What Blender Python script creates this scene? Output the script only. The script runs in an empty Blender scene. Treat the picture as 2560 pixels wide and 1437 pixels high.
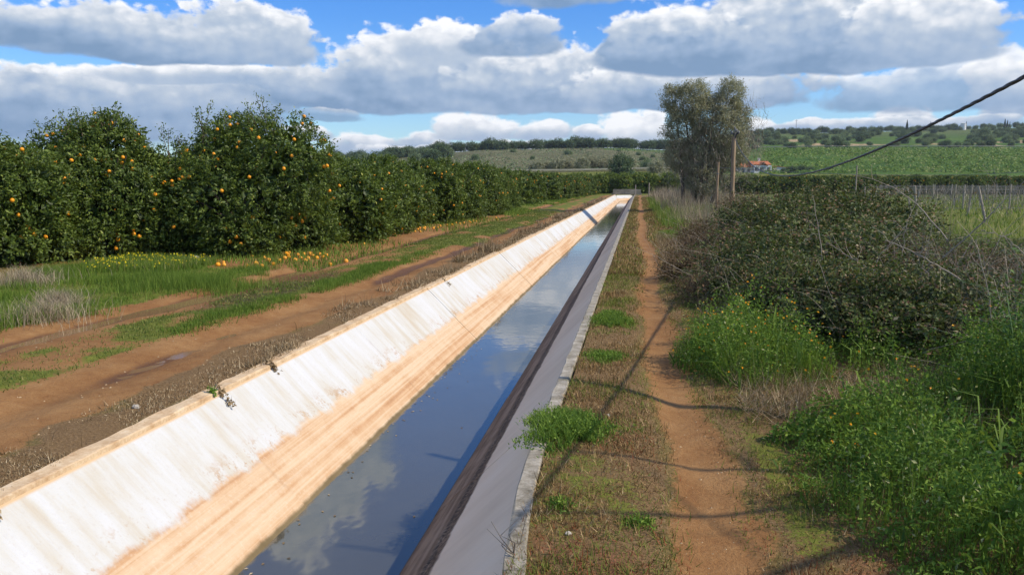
import bpy, math, random
import numpy as np
from mathutils import Vector, Matrix
rnd = random.Random(7)
R = math.radians
scene = bpy.context.scene
C = scene.collection

# ------------------------------------------------------------------ camera
FPX = 1990.0                                   # focal length in photo pixels (2560 wide)
PITCH = math.atan(261.5 / FPX)
YAW = math.atan(318 / FPX * math.cos(PITCH))
CH = 1.6
cd = bpy.data.cameras.new('camera'); cam = bpy.data.objects.new('camera', cd); C.objects.link(cam)
cam.location = (0, 0, CH)
cam.rotation_euler = (R(90) - PITCH, 0, YAW)
cd.sensor_width = 36; cd.lens = 36 * FPX / 2560
cd.clip_start = .05; cd.clip_end = 9000
scene.camera = cam
# ------------------------------------------------------------------ light
SUN_EL, SUN_AZ = R(42), R(-5)                  # azimuth measured from +X (right of the canal) towards +Y
sd = bpy.data.lights.new('sun', 'SUN'); sd.energy = 4.3; sd.angle = R(.55); sd.color = (1, .90, .74)
sun = bpy.data.objects.new('sun', sd); C.objects.link(sun)
S = Vector((math.cos(SUN_EL) * math.cos(SUN_AZ), math.cos(SUN_EL) * math.sin(SUN_AZ), math.sin(SUN_EL)))
sun.rotation_euler = S.to_track_quat('Z', 'Y').to_euler()
scene.view_settings.view_transform = 'Standard'
scene.view_settings.look = 'None'
scene.view_settings.gamma = 1
scene.view_settings.use_curve_mapping = False
scene.view_settings.exposure = 0.08
scene.cycles.max_bounces = 6
scene.cycles.transparent_max_bounces = 4

# ------------------------------------------------------------------ node helpers
class NT:
    def __init__(s, tree): s.t = tree; s.n = tree.nodes; s.l = tree.links
    def put(s, sock, v):
        if isinstance(v, bpy.types.NodeSocket): s.l.new(v, sock)
        elif v is not None:
            if isinstance(v, (tuple, list)) and len(v) == 3 and sock.type == 'RGBA': v = (*v, 1)
            sock.default_value = v
    def node(s, typ, props=None, **ins):
        n = s.n.new(typ)
        for k, v in (props or {}).items(): setattr(n, k, v)
        for k, v in ins.items():
            key = int(k[1:]) if k[0] == 'i' and k[1:].isdigit() else k.replace('_', ' ')
            s.put(n.inputs[key], v)
        return n
    def m(s, op, a, b=None, c=None, clamp=False):
        n = s.n.new('ShaderNodeMath'); n.operation = op; n.use_clamp = clamp
        s.put(n.inputs[0], a)
        if b is not None: s.put(n.inputs[1], b)
        if c is not None: s.put(n.inputs[2], c)
        return n.outputs[0]
    def mix(s, f, a, b, mode='MIX'):
        n = s.n.new('ShaderNodeMix'); n.data_type = 'RGBA'; n.blend_type = mode
        s.put(n.inputs[0], f); s.put(n.inputs[6], a); s.put(n.inputs[7], b)
        return n.outputs[2]
    def ss(s, v, a, b, lo=0., hi=1.):
        n = s.n.new('ShaderNodeMapRange'); n.interpolation_type = 'SMOOTHSTEP'
        s.put(n.inputs[0], v); s.put(n.inputs[1], a); s.put(n.inputs[2], b); s.put(n.inputs[3], lo); s.put(n.inputs[4], hi)
        return n.outputs[0]
    def noise(s, vec, scale, detail=4, rough=.55, dist=0., dim='3D'):
        n = s.node('ShaderNodeTexNoise', dict(noise_dimensions=dim), Scale=scale, Detail=detail, Roughness=rough, Distortion=dist)
        s.put(n.inputs['Vector'], vec)
        return n.outputs['Fac']
    def vec(s, x, y, z=0.):
        n = s.n.new('ShaderNodeCombineXYZ'); s.put(n.inputs[0], x); s.put(n.inputs[1], y); s.put(n.inputs[2], z); return n.outputs[0]
    def sep(s, v):
        n = s.n.new('ShaderNodeSeparateXYZ'); s.put(n.inputs[0], v); return n.outputs
    def scalev(s, v, sc):
        n = s.n.new('ShaderNodeVectorMath'); n.operation = 'MULTIPLY'; s.put(n.inputs[0], v); n.inputs[1].default_value = sc; return n.outputs[0]
    def pos(s): return s.node('ShaderNodeNewGeometry').outputs['Position']
    def attr(s, name): return s.node('ShaderNodeAttribute', dict(attribute_name=name)).outputs['Fac']

def new_mat(name):
    m = bpy.data.materials.new(name); m.use_nodes = True; m.node_tree.nodes.clear()
    return m, NT(m.node_tree)
def finish(T, shader):
    o = T.n.new('ShaderNodeOutputMaterial'); T.l.new(shader, o.inputs[0])
def principled(T, col, rough=.8, spec=.3, bump=None, bdist=.01, bstr=1., **kw):
    b = T.n.new('ShaderNodeBsdfPrincipled')
    T.put(b.inputs['Base Color'], col); T.put(b.inputs['Roughness'], rough); T.put(b.inputs['Specular IOR Level'], spec)
    for k, v in kw.items(): T.put(b.inputs[k.replace('_', ' ')], v)
    if bump is not None:
        n = T.node('ShaderNodeBump', None, Strength=bstr, Distance=bdist, Height=bump)
        T.l.new(n.outputs[0], b.inputs['Normal'])
    return b.outputs[0]

# ------------------------------------------------------------------ world: clear sky with cumulus
world = bpy.data.worlds.new('World'); scene.world = world; world.use_nodes = True
T = NT(world.node_tree); T.n.clear()
skyn = T.node('ShaderNodeTexSky', dict(sky_type='NISHITA', sun_disc=False, sun_elevation=SUN_EL, sun_rotation=R(90) - SUN_AZ,
              altitude=200, air_density=1.0, dust_density=.25, ozone_density=2.5))
D = T.node('ShaderNodeTexCoord').outputs['Generated']
dx, dy, dz = T.sep(D)[:3]
azr = T.m('ADD', T.m('ARCTAN2', dx, dy), YAW)                   # 0 = where the camera looks, + to the right
A0 = T.m('MULTIPLY', azr, 57.2958)                              # degrees
E0 = T.m('MULTIPLY', T.m('ARCSINE', dz), 57.2958)
def azd(px): return math.degrees(math.atan((px - 1280) / FPX))
def eld(py): return math.degrees(math.atan((718.5 - py) / FPX)) - math.degrees(PITCH)
# sky colour: the Nishita sky made a little deeper
elc = T.m('MAXIMUM', E0, 0.)
tint = T.mix(T.ss(elc, 1., 13.), (.86, 1.08, 1.25), (.40, .84, 1.42))
clear = T.mix(1., skyn.outputs[0], tint, 'MULTIPLY')
# noises in (azimuth, elevation)
p0 = T.vec(T.m('MULTIPLY', A0, .16), T.m('MULTIPLY', E0, .26), 3.7)
warp = T.noise(p0, .55, 2, .5)
warp2 = T.noise(T.vec(T.m('MULTIPLY', A0, .16), T.m('MULTIPLY', E0, .26), 9.1), .6, 2, .5)
A = T.m('MULTIPLY_ADD', T.m('SUBTRACT', warp, .5), 9., A0)
E = T.m('MULTIPLY_ADD', T.m('SUBTRACT', warp2, .5), 2.0, E0)
pn = T.vec(T.m('MULTIPLY', A0, .30), T.m('MULTIPLY', E0, .50), 1.3)
pn2 = T.vec(T.m('MULTIPLY_ADD', A0, .30, .16), T.m('MULTIPLY_ADD', E0, .50, .26), 1.3)
fine = T.noise(pn, 1.1, 7, .52, .0)
fine2 = T.noise(pn2, 1.1, 4, .5, .0)
fine1 = T.noise(pn, 1.1, 4, .5, .0)
relief = T.m('SUBTRACT', fine1, fine2)
vo = T.node('ShaderNodeTexVoronoi', dict(feature='SMOOTH_F1', voronoi_dimensions='2D'), Scale=1.5, Smoothness=.35)
T.put(vo.inputs['Vector'], T.vec(T.m('MULTIPLY_ADD', fine, .8, T.m('MULTIPLY', A0, .42)), T.m('MULTIPLY_ADD', fine, .8, T.m('MULTIPLY', E0, .62))))
puff = T.m('SUBTRACT', .5, vo.outputs['Distance'])
crisp = T.noise(T.vec(T.m('MULTIPLY', A0, .9), T.m('MULTIPLY', E0, 1.25), 5.), 1.2, 7, .62)
vo2 = T.node('ShaderNodeTexVoronoi', dict(feature='SMOOTH_F1', voronoi_dimensions='2D'), Scale=1.35, Smoothness=.3)
T.put(vo2.inputs['Vector'], T.vec(T.m('MULTIPLY_ADD', crisp, .8, A0), T.m('MULTIPLY_ADD', crisp, .8, T.m('MULTIPLY', E0, 1.2))))
puff2 = T.m('SUBTRACT', .45, vo2.outputs['Distance'])
det = T.m('ADD', T.m('MULTIPLY', T.m('SUBTRACT', fine, .5), 2.2), T.m('ADD', T.m('MULTIPLY', puff, .5), T.m('ADD', T.m('MULTIPLY', puff2, .3), T.m('MULTIPLY', T.m('SUBTRACT', crisp, .5), .95))))
relief = T.m('MULTIPLY_ADD', T.m('ADD', puff2, T.m('SUBTRACT', crisp, .5)), .16, relief)
soft = T.noise(T.scalev(pn, (.55, .8, 1)), .8, 3, .5)
col = clear
def cloud(col, px, base, hw, top, hb=.8, white=.5, dark=.5, alpha=1., amp=1., edge=.16):
    c = azd(px); w = max(.5, (azd(px + hw) - azd(px - hw)) / 2); e0 = eld(base); h = eld(top) - e0
    a = T.m('MULTIPLY_ADD', A, 1 / w, -c / w)
    up = T.m('MULTIPLY_ADD', E, 1 / h, -e0 / h)
    dn = T.m('MULTIPLY_ADD', E, -1 / hb, e0 / hb)
    t = T.m('MAXIMUM', up, dn)
    f = T.m('SUBTRACT', T.m('SUBTRACT', 1., T.m('MULTIPLY', a, a)), T.m('MULTIPLY', t, t))
    f = T.m('SUBTRACT', f, .16)
    f = T.m('MULTIPLY_ADD', det, T.ss(up, -.1, .35, .34 * amp, .62 * amp), f)
    al = T.m('MULTIPLY', T.ss(f, 0., T.ss(up, 0., .5, edge * 2.8, edge * 1.6)), alpha)
    # brightness: grey blue base, pale middle, sunlit white heads
    b = T.m('MULTIPLY_ADD', T.ss(up, -.1, .7), .52, .12 - .16 * (dark - .5))
    b = T.m('MULTIPLY_ADD', relief, T.ss(up, .0, .8, .5, 1.7), b)
    b = T.m('MULTIPLY_ADD', T.m('SUBTRACT', soft, .5), .75, b)
    rim = T.m('MULTIPLY', T.ss(f, .0, .42, 1., 0.), T.ss(up, .3, .8))
    b = T.m('MULTIPLY_ADD', rim, 1.0 * white, b)
    b = T.m('ADD', b, (white - .5) * .55)
    r = T.n.new('ShaderNodeValToRGB'); T.put(r.inputs[0], b)
    cr = r.color_ramp; cr.elements[0].position = 0; cr.elements[0].color = (1.75, 2.75, 4.3, 1)
    cr.elements[1].position = 1; cr.elements[1].color = (8.4, 8.5, 8.7, 1)
    for p_, c_ in ((.22, (2.75, 3.75, 5.3, 1)), (.5, (4.4, 5.1, 6.1, 1)), (.75, (6.6, 6.9, 7.4, 1))):
        e_ = cr.elements.new(p_); e_.color = c_
    return T.mix(al, col, r.outputs[0])
# generic broken cloud over the whole dome
q = T.vec(T.m('DIVIDE', dx, T.m('ADD', T.m('MAXIMUM', dz, 0.), .22)), T.m('DIVIDE', dy, T.m('ADD', T.m('MAXIMUM', dz, 0.), .22)), 2.)
gn = T.noise(q, 1.1, 6, .55)
gb = T.noise(q, 2.4, 4, .5)
galp = T.m('MULTIPLY', T.ss(gn, .50, .60), T.m('MAXIMUM', T.ss(E0, 25., 34.), T.ss(T.m('ABSOLUTE', A0), 38., 48.)))
col = T.mix(galp, col, T.mix(gb, (3.0, 3.8, 5.2), (8.8, 9., 9.4)))
far = [(900, 385, 120, 325, .5, .75, .4), (1060, 375, 130, 320, .5, .7, .5), (1170, 345, 95, 272, .4, 1., .4), (1330, 345, 120, 290, .4, .85, .4),
       (1450, 350, 75, 312, .4, .8, .4), (1575, 362, 105, 252, .4, 1.15, .2), (1890, 335, 70, 285, .5, .95, .4), (760, 350, 110, 320, .4, .8, .4),
       (1300, 395, 560, 352, .3, .65, .5), (2240, 322, 90, 276, .5, .85, .5), (2470, 308, 120, 286, .4, .95, .5), (2180, 330, 420, 300, .3, .55, .6),
       (2760, 330, 200, 270, .5, .7, .6), (-200, 330, 260, 250, .5, .7, .6)]
for x_, b_, w_, t_, hb, wh, dk in far: col = cloud(col, x_, b_, w_, t_, hb * 1.0, wh, dk, edge=.2)
near = [(100, 290, 420, 198, 3.0, .50, .6, 1, 1), (430, 300, 380, 165, 3.0, .58, .6, 1, 1), (520, 215, 260, 168, .6, 1.0, .5, 1, 1),
        (1010, 262, 520, 118, .9, .48, .85, 1, 1), (1090, 215, 330, 30, 1., .62, .6, 1, 1), (1400, 262, 330, 70, .8, .52, .8, 1, 1),
        (1120, 130, 120, 32, 1., 1.0, .4, 1, 1), (1700, 262, 420, 130, .7, .56, .6, 1, 1), (2330, 270, 330, 150, 1., .5, .6, .85, 1),
        (2480, 280, 150, 130, 1., .75, .5, .9, 1), (820, 300, 130, 268, .5, .4, .8, .8, 1),
        (1290, 110, 150, 10, 1., .45, .7, .95, 1), (330, 155, 520, 35, .8, .52, .75, 1, 1), (620, 155, 240, -5, .9, .66, .7, 1, 1),
        (1900, 175, 470, -60, .8, .47, .95, 1, .9), (2250, 170, 300, -10, .9, .62, .7, 1, .9), (1640, 165, 190, 20, .7, .42, 1.0, 1, .8),
        (1550, -10, 420, -120, 1., .5, .6, .9, 1), (-300, 120, 300, -40, 1., .5, .6, 1, 1),
        (740, -190, 300, -640, 2.5, .35, .9, 1, .8), (2050, -160, 500, -420, 2., .4, .8, .9, 1)]
for x_, b_, w_, t_, hb, wh, dk, al_, am in near: col = cloud(col, x_, b_, w_, t_, hb * 1.0, wh, dk, al_, am)
below = T.mix(T.ss(E0, -3., -.5), (1.6, 1.7, 1.2), col)
bg = T.node('ShaderNodeBackground', None, Color=below, Strength=.118)
wo = T.n.new('ShaderNodeOutputWorld'); T.l.new(bg.outputs[0], wo.inputs[0])
world.cycles.sampling_method = 'MANUAL'; world.cycles.sample_map_resolution = 512

# ------------------------------------------------------------------ coordinates
cF = (-math.sin(YAW), math.cos(YAW)); cR = (math.cos(YAW), math.sin(YAW))
def ground_pt(px, py, z=0.):
    """photo pixel -> point on the level z (world metres)"""
    a = (px - 1280) / FPX; b = (718.5 - py) / FPX
    f = (-math.sin(YAW) * math.cos(PITCH), math.cos(YAW) * math.cos(PITCH), -math.sin(PITCH))
    u = (-math.sin(YAW) * math.sin(PITCH), math.cos(YAW) * math.sin(PITCH), math.cos(PITCH))
    r = [f[i] + a * (cR[0], cR[1], 0)[i] + b * u[i] for i in range(3)]
    t = (z - CH) / r[2]
    return r[0] * t, r[1] * t
def at(px, d):
    """bearing px in the photo, d metres forward -> world x, y"""
    L = (px - 1280) / FPX * d / math.cos(PITCH) * 1.0
    return cF[0] * d + cR[0] * L, cF[1] * d + cR[1] * L
def zat(py, d):
    """height whose sight line meets row py at distance d"""
    return CH + d * math.tan(R(eld(py)))

# ------------------------------------------------------------------ noise in numpy
_tab = np.random.RandomState(3).rand(64, 64)
def vn(x, y, s=1., seed=0):
    x = np.asarray(x, float) / s + seed * 7.31; y = np.asarray(y, float) / s + seed * 3.77
    xi = np.floor(x).astype(int); yi = np.floor(y).astype(int); fx = x - xi; fy = y - yi
    fx = fx * fx * (3 - 2 * fx); fy = fy * fy * (3 - 2 * fy)
    g = lambda i, j: _tab[(xi + i) % 64, (yi + j) % 64]
    return (g(0, 0) * (1 - fx) + g(1, 0) * fx) * (1 - fy) + (g(0, 1) * (1 - fx) + g(1, 1) * fx) * fy
def fbm(x, y, s=1., seed=0, o=4):
    v = 0; a = .5; t = 0
    for k in range(o): v = v + a * vn(x, y, s / 2 ** k, seed + k); t += a; a *= .5
    return v / t
def sst(v, a, b):
    t = np.clip((v - a) / (b - a), 0, 1); return t * t * (3 - 2 * t)
def band(v, a, b, e=.15): return sst(v, a - e, a + e) * (1 - sst(v, b - e, b + e))

# ------------------------------------------------------------------ terrain
XL, XR = -3.17, -.62                            # inner edges of the two copings
CANAL_END = 112.
_us = np.array([-1500, -200, 600, 850, 1000, 1130, 1280, 1500, 1680, 1740, 1820, 1900, 2050, 2250, 2560, 2900, 4500.])
_ds = np.array([120, 150, 195, 215, 250, 300, 390, 480, 620, 900, 1600, 5000.])
_rows = {   # photo row of the ground at each distance, by bearing
    -1500: [None, None, 452, 448, 440, 432, 424, 420, 418, 425, 436, 447],
    -200: [None, None, 450, 446, 438, 430, 420, 417, 416, 425, 436, 447],
    600: [None, None, 448, 442, 434, 424, 412, 412, 414, 425, 436, 447],
    850: [None, None, 447, 440, 430, 418, 404, 404, 408, 425, 436, 447],
    1000: [None, None, 444, 436, 424, 410, 392, 392, 405, 425, 436, 447],
    1130: [None, None, 438, 430, 416, 400, 379, 381, 400, 425, 436, 447],
    1280: [None, None, 434, 427, 412, 394, 373, 377, 398, 425, 436, 447],
    1500: [None, None, 430, 423, 408, 390, 369, 374, 396, 425, 436, 447],
    1680: [None, None, 429, 424, 410, 394, 374, 378, 398, 425, 436, 447],
    1740: [None, None, 432, 426, 414, 398, 380, 382, 360, 380, 436, 447],
    1820: [None, None, 434, 431, 398, 388, 376, 362, 345, 370, 436, 447],
    1900: [None, None, 435, 433, 396, 374, 362, 348, 331, 356, 436, 447],
    2050: [None, None, 435, 431, 394, 372, 360, 346, 331, 352, 430, 447],
    2250: [None, None, 434, 422, 390, 372, 359, 342, 327, 350, 430, 447],
    2560: [None, None, 436, 424, 391, 372, 357, 338, 318, 345, 430, 447],
    2900: [None, None, 438, 426, 392, 372, 357, 338, 316, 345, 430, 447],
    4500: [None, None, 440, 430, 400, 380, 360, 340, 322, 350, 430, 447]}
_zt = np.zeros((len(_us), len(_ds)))
for i_, u_ in enumerate(_us):
    for j_, d_ in enumerate(_ds):
        r_ = _rows[int(u_)][j_]
        _zt[i_, j_] = (0 if j_ == 0 else .9) if r_ is None else zat(r_, d_)
def far_height(x, y):
    x = np.asarray(x, float); y = np.asarray(y, float)
    d = x * cF[0] + y * cF[1]; L = x * cR[0] + y * cR[1]
    rr = np.hypot(x, y); dd = np.maximum(d, rr * .35)
    u = 1280 + np.clip(np.where(d > .3 * rr, L / np.maximum(d, 1e-3), np.sign(L) * 3.), -1.39, 1.6) * FPX
    du = np.clip(dd, _ds[0], _ds[-1] - 1)
    iu = np.clip(np.searchsorted(_us, u) - 1, 0, len(_us) - 2); jd = np.clip(np.searchsorted(_ds, du) - 1, 0, len(_ds) - 2)
    fu = np.clip((u - _us[iu]) / (_us[iu + 1] - _us[iu]), 0, 1); fd = np.clip((du - _ds[jd]) / (_ds[jd + 1] - _ds[jd]), 0, 1)
    fu = fu * fu * (3 - 2 * fu)
    z = (_zt[iu, jd] * (1 - fu) + _zt[iu + 1, jd] * fu) * (1 - fd) + (_zt[iu, jd + 1] * (1 - fu) + _zt[iu + 1, jd + 1] * fu) * fd
    return z
def path_c(y): return .33 - .07 * sst(y, 4, 7) - .13 * sst(y, 14, 30) + .05 * np.sin(y * .45)
def wob(y, s): return (fbm(y, y * 0 + s, 2.2, int(s)) - .5) * .5
RUT1, RUT2 = -4.30, -6.20
def near_height(x, y):
    x = np.asarray(x, float); y = np.asarray(y, float)
    fade = 1 - sst(y, 70, 110)
    z = (fbm(x, y, 1.3, 1) - .5) * .07 + (fbm(x, y, .33, 5) - .5) * .035 + (fbm(x, y, .12, 9, 2) - .5) * .012
    edge = np.minimum(np.abs(x - (XL - .12)), np.abs(x - (XR + .12)))
    z = z * sst(edge, 0, .5)
    w = wob(y, 1) * .7
    z = z - .055 * np.exp(-((x - RUT1 - w) / .22) ** 2) - .075 * np.exp(-((x - RUT2 - w) / .24) ** 2) + .02 * np.exp(-((x + 5.2 - w) / .5) ** 2)
    z = z - .05 * np.exp(-((x + 5.45) / .42) ** 2 - ((y - 11.6) / 2.4) ** 2)
    z = z - .035 * np.exp(-((x - path_c(y)) / .2) ** 2)
    z = z + .10 * sst(x, 1.2, 3.) + .05 * sst(-x, 7, 8.5)
    return z * fade
def height(x, y):
    return near_height(x, y) + far_height(x, y)

# ------------------------------------------------------------------ object helpers
def mesh_from(name, V, F, mat=None, attrs=None, smooth=False):
    V = np.ascontiguousarray(V, np.float32); F = np.ascontiguousarray(F, np.int32)
    me = bpy.data.meshes.new(name); k = F.shape[1]
    me.vertices.add(len(V)); me.vertices.foreach_set('co', V.ravel())
    me.loops.add(F.size); me.loops.foreach_set('vertex_index', F.ravel())
    me.polygons.add(len(F)); me.polygons.foreach_set('loop_start', np.arange(0, F.size, k, dtype=np.int32))
    me.polygons.foreach_set('loop_total', np.full(len(F), k, np.int32))
    if smooth or not attrs: me.polygons.foreach_set('use_smooth', np.full(len(F), bool(smooth)))
    for an, av in (attrs or {}).items():
        a = me.attributes.new(an, 'FLOAT', 'POINT'); a.data.foreach_set('value', np.ascontiguousarray(av, np.float32))
    me.update(calc_edges=True)
    if mat: me.materials.append(mat)
    return me
def link(name, me, parent=None, loc=None, rot=None):
    o = bpy.data.objects.new(name, me); C.objects.link(o)
    if parent: o.parent = parent
    if loc is not None: o.location = loc
    if rot is not None: o.rotation_euler = rot
    return o
def thing(o, label, cat, group=None):
    o['label'] = label; o['category'] = cat
    if group: o['group'] = group
    return o
def kind(o, k): o['kind'] = k; return o
def empty(name, loc=(0, 0, 0), rz=0., parent=None):
    o = bpy.data.objects.new(name, None); C.objects.link(o); o.location = loc; o.rotation_euler = (0, 0, rz)
    o.empty_display_size = .2
    if parent: o.parent = parent
    return o
def copy_tree(o, parent=None):
    c = o.copy(); C.objects.link(c); c.parent = parent
    for ch in list(o.children): copy_tree(ch, c)
    return c
class MB:
    """collects quads/tris of mixed shapes, all triangulated"""
    def __init__(s): s.V = []; s.F = []; s.n = 0
    def add(s, V, F):
        V = np.asarray(V, float); F = np.asarray(F, int)
        if F.shape[1] == 4: F = np.concatenate([F[:, [0, 1, 2]], F[:, [0, 2, 3]]])
        s.V.append(V); s.F.append(F + s.n); s.n += len(V); return s
    def box(s, lo, hi, jit=0., bev=0.):
        x0, y0, z0 = lo; x1, y1, z1 = hi
        V = np.array([(x0, y0, z0), (x1, y0, z0), (x1, y1, z0), (x0, y1, z0), (x0, y0, z1), (x1, y0, z1), (x1, y1, z1), (x0, y1, z1)], float)
        if jit: V += (np.random.RandomState(s.n).rand(8, 3) - .5) * jit
        return s.add(V, [(3, 2, 1, 0), (4, 5, 6, 7), (0, 1, 5, 4), (1, 2, 6, 5), (2, 3, 7, 6), (3, 0, 4, 7)])
    def tube(s, pts, rad, n=6, cap=True):
        pts = np.asarray(pts, float); rad = np.broadcast_to(rad, len(pts)); k = len(pts)
        tan = np.gradient(pts, axis=0); tan /= np.linalg.norm(tan, axis=1)[:, None] + 1e-9
        ref = np.array([0, 0, 1.]) if abs(tan[:, 2]).mean() < .8 else np.array([1., 0, 0])
        a = np.cross(tan, ref); a /= np.linalg.norm(a, axis=1)[:, None] + 1e-9; b = np.cross(tan, a)
        th = np.linspace(0, 2 * np.pi, n, endpoint=False)
        V = pts[:, None] + rad[:, None, None] * (np.cos(th)[None, :, None] * a[:, None] + np.sin(th)[None, :, None] * b[:, None])
        V = V.reshape(-1, 3); F = []
        for i in range(k - 1):
            for j in range(n):
                F.append((i * n + j, i * n + (j + 1) % n, (i + 1) * n + (j + 1) % n, (i + 1) * n + j))
        s.add(V, F)
        if cap:
            for e, base in ((0, 0), (1, (k - 1) * n)):
                Vc = np.vstack([V[base:base + n], pts[0 if e == 0 else -1][None]])
                s.add(Vc, [(j, (j + 1) % n, n) if e else ((j + 1) % n, j, n) for j in range(n)])
        return s
    def me(s, name, mat, smooth=False):
        return mesh_from(name, np.vstack(s.V), np.vstack(s.F), mat, smooth=smooth)

def unit(a): return a / (np.linalg.norm(a, axis=-1, keepdims=True) + 1e-9)
def leaves(P, N, L, W, rs, fold=.18, axis=None, tint=None):
    """rhombic folded leaves: centre P, normal N, length L, width W -> V, F, tint"""
    n = len(P); N = unit(N)
    ax = rs.randn(n, 3) if axis is None else axis + rs.randn(n, 3) * .35
    ax = unit(ax - (ax * N).sum(1)[:, None] * N); sd_ = np.cross(N, ax)
    L = np.broadcast_to(L, n)[:, None]; W = np.broadcast_to(W, n)[:, None]
    V = np.stack([P - ax * L * .5, P + sd_ * W * .5 + N * W * fold - ax * L * .06, P + ax * L * .5 - N * L * .08, P - sd_ * W * .5 + N * W * fold - ax * L * .06], 1).reshape(-1, 3)
    i = np.arange(n)[:, None] * 4
    F = np.concatenate([i + np.array([[0, 1, 2]]), i + np.array([[0, 2, 3]])])
    t = np.repeat(rs.rand(n) if tint is None else tint, 4)
    return V, F, t
def blades(P, H, W, rs, lean=.35, seg=1, tint=None, bend=.5, dirn=None):
    """upright blades from points P: seg 1 -> one triangle, seg 2 -> three triangles, drooping"""
    n = len(P); H = np.broadcast_to(H, n)[:, None]; W = np.broadcast_to(W, n)[:, None]
    th = rs.rand(n) * 2 * np.pi; a = np.stack([np.cos(th), np.sin(th), 0 * th], 1)
    ph = rs.rand(n) * 2 * np.pi; b = np.stack([np.cos(ph), np.sin(ph), 0 * ph], 1)
    if dirn is not None: b = unit(b + np.array(dirn))
    ln = np.abs(rs.randn(n))[:, None] * lean
    up = unit(np.array([0, 0, 1.]) + b * ln)
    t0 = rs.rand(n) if tint is None else tint
    if seg == 1:
        V = np.stack([P - a * W / 2, P + a * W / 2, P + up * H], 1).reshape(-1, 3)
        F = np.arange(n * 3).reshape(-1, 3); return V, F, np.repeat(t0, 3)
    up2 = unit(up + b * bend - np.array([0, 0, 1.]) * bend * .5)
    M = P + up * H * .55
    V = np.stack([P - a * W / 2, P + a * W / 2, M - a * W * .42, M + a * W * .42, M + up2 * H * .45], 1).reshape(-1, 3)
    i = np.arange(n)[:, None] * 5
    F = np.concatenate([i + np.array([[0, 1, 3]]), i + np.array([[0, 3, 2]]), i + np.array([[2, 3, 4]])])
    return V, F, np.repeat(t0, 5)
def merge(parts):
    V = []; F = []; Tn = []; k = 0
    for v, f, t in parts: V.append(v); F.append(f + k); Tn.append(t); k += len(v)
    return np.vstack(V), np.vstack(F), np.concatenate(Tn)
def leafobj(name, parts, mat, parent=None, loc=None):
    V, F, t = merge(parts)
    return link(name, mesh_from(name, V, F, mat, {'tint': t}), parent, loc)

# ------------------------------------------------------------------ materials
def ramp(T, fac, stops):
    r = T.n.new('ShaderNodeValToRGB'); T.put(r.inputs[0], fac); cr = r.color_ramp
    while len(cr.elements) > 1: cr.elements.remove(cr.elements[-1])
    cr.elements[0].position = stops[0][0]; cr.elements[0].color = (*stops[0][1], 1)
    for p, c in stops[1:]:
        e = cr.elements.new(p); e.color = (*c, 1)
    return r.outputs[0]
def foliage_mat(name, stops, rough=.42, spec=.4, trans=.22):
    m, T = new_mat(name)
    c = ramp(T, T.attr('tint'), stops)
    sh = principled(T, c, rough, spec)
    if trans:
        tr = T.node('ShaderNodeBsdfTranslucent', None, Color=T.mix(.35, c, (.25, .32, .03)))
        mx = T.node('ShaderNodeMixShader', None, i0=trans); T.l.new(sh, mx.inputs[1]); T.l.new(tr.outputs[0], mx.inputs[2]); sh = mx.outputs[0]
    finish(T, sh); return m
M = {}
M['orange_leaf'] = foliage_mat('orange_leaf', [(0, (0.04, 0.07, 0.014)), (0.45, (0.085, 0.13, 0.02)), (0.8, (0.16, 0.22, 0.034)), (0.95, (0.28, 0.34, 0.06)), (1, (0.38, 0.39, 0.09))], 0.48, 0.32, 0.3)
M['pale_orange_leaf'] = foliage_mat('pale_orange_leaf', [(0, (0.07, 0.11, 0.02)), (0.5, (0.14, 0.2, 0.03)), (0.9, (0.28, 0.34, 0.05)), (1, (0.4, 0.4, 0.08))], 0.5, 0.3, 0.3)
M['grey_leaf'] = foliage_mat('grey_leaf', [(0, (0.21, 0.205, 0.125)), (0.5, (0.35, 0.34, 0.215)), (0.85, (0.48, 0.455, 0.31)), (1, (0.6, 0.55, 0.4))], 0.65, 0.15, 0.36)
M['twig'] = foliage_mat('twig', [(0, (0.1323, 0.1058, 0.0794)), (0.5, (0.2645, 0.2183, 0.1653)), (1, (0.5025, 0.4364, 0.3438))], .8, .2, 0)
M['bramble_leaf'] = foliage_mat('bramble_leaf', [(0, (0.03, 0.044, 0.014)), (0.4, (0.066, 0.095, 0.026)), (0.66, (0.13, 0.16, 0.045)), (0.74, (0.2, 0.19, 0.07)), (0.82, (0.17, 0.09, 0.05)), (0.92, (0.28, 0.17, 0.1)), (1, (0.45, 0.38, 0.23))], 0.52, 0.22, 0.22)
M['dead_bramble'] = foliage_mat('dead_bramble', [(0, (.06, .035, .022)), (.5, (.14, .085, .05)), (.8, (.26, .17, .10)), (.9, (.07, .10, .03)), (1, (.4, .3, .2))], .7, .15, .15)
M['olive'] = foliage_mat('olive', [(0, (0.0867, 0.1299, 0.0619)), (0.5, (0.1702, 0.2321, 0.1084)), (1, (0.3403, 0.4022, 0.1856))], .6, .25, 0.25)
M['pine'] = foliage_mat('pine', [(0, (0.0506, 0.0842, 0.0393)), (0.6, (0.0983, 0.1544, 0.0673)), (1, (0.2106, 0.2668, 0.1123))], .6, .25, 0.2)
M['embank'] = foliage_mat('embank', [(0, (0.07, 0.14, 0.03)), (0.5, (0.13, 0.23, 0.045)), (0.8, (0.22, 0.3, 0.07)), (1, (0.34, 0.33, 0.15))], .7, .15, 0.3)
M['cypress'] = foliage_mat('cypress', [(0, (0.018, 0.036, 0.024)), (1, (0.045, 0.075, 0.0375))], .6, .25, 0)
M['grass'] = foliage_mat('grass', [(0, (0.07, 0.13, 0.018)), (0.5, (0.14, 0.225, 0.03)), (0.85, (0.23, 0.32, 0.05)), (0.93, (0.4, 0.36, 0.12)), (1, (0.52, 0.42, 0.21))], 0.6, 0.2, 0.35)
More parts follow.
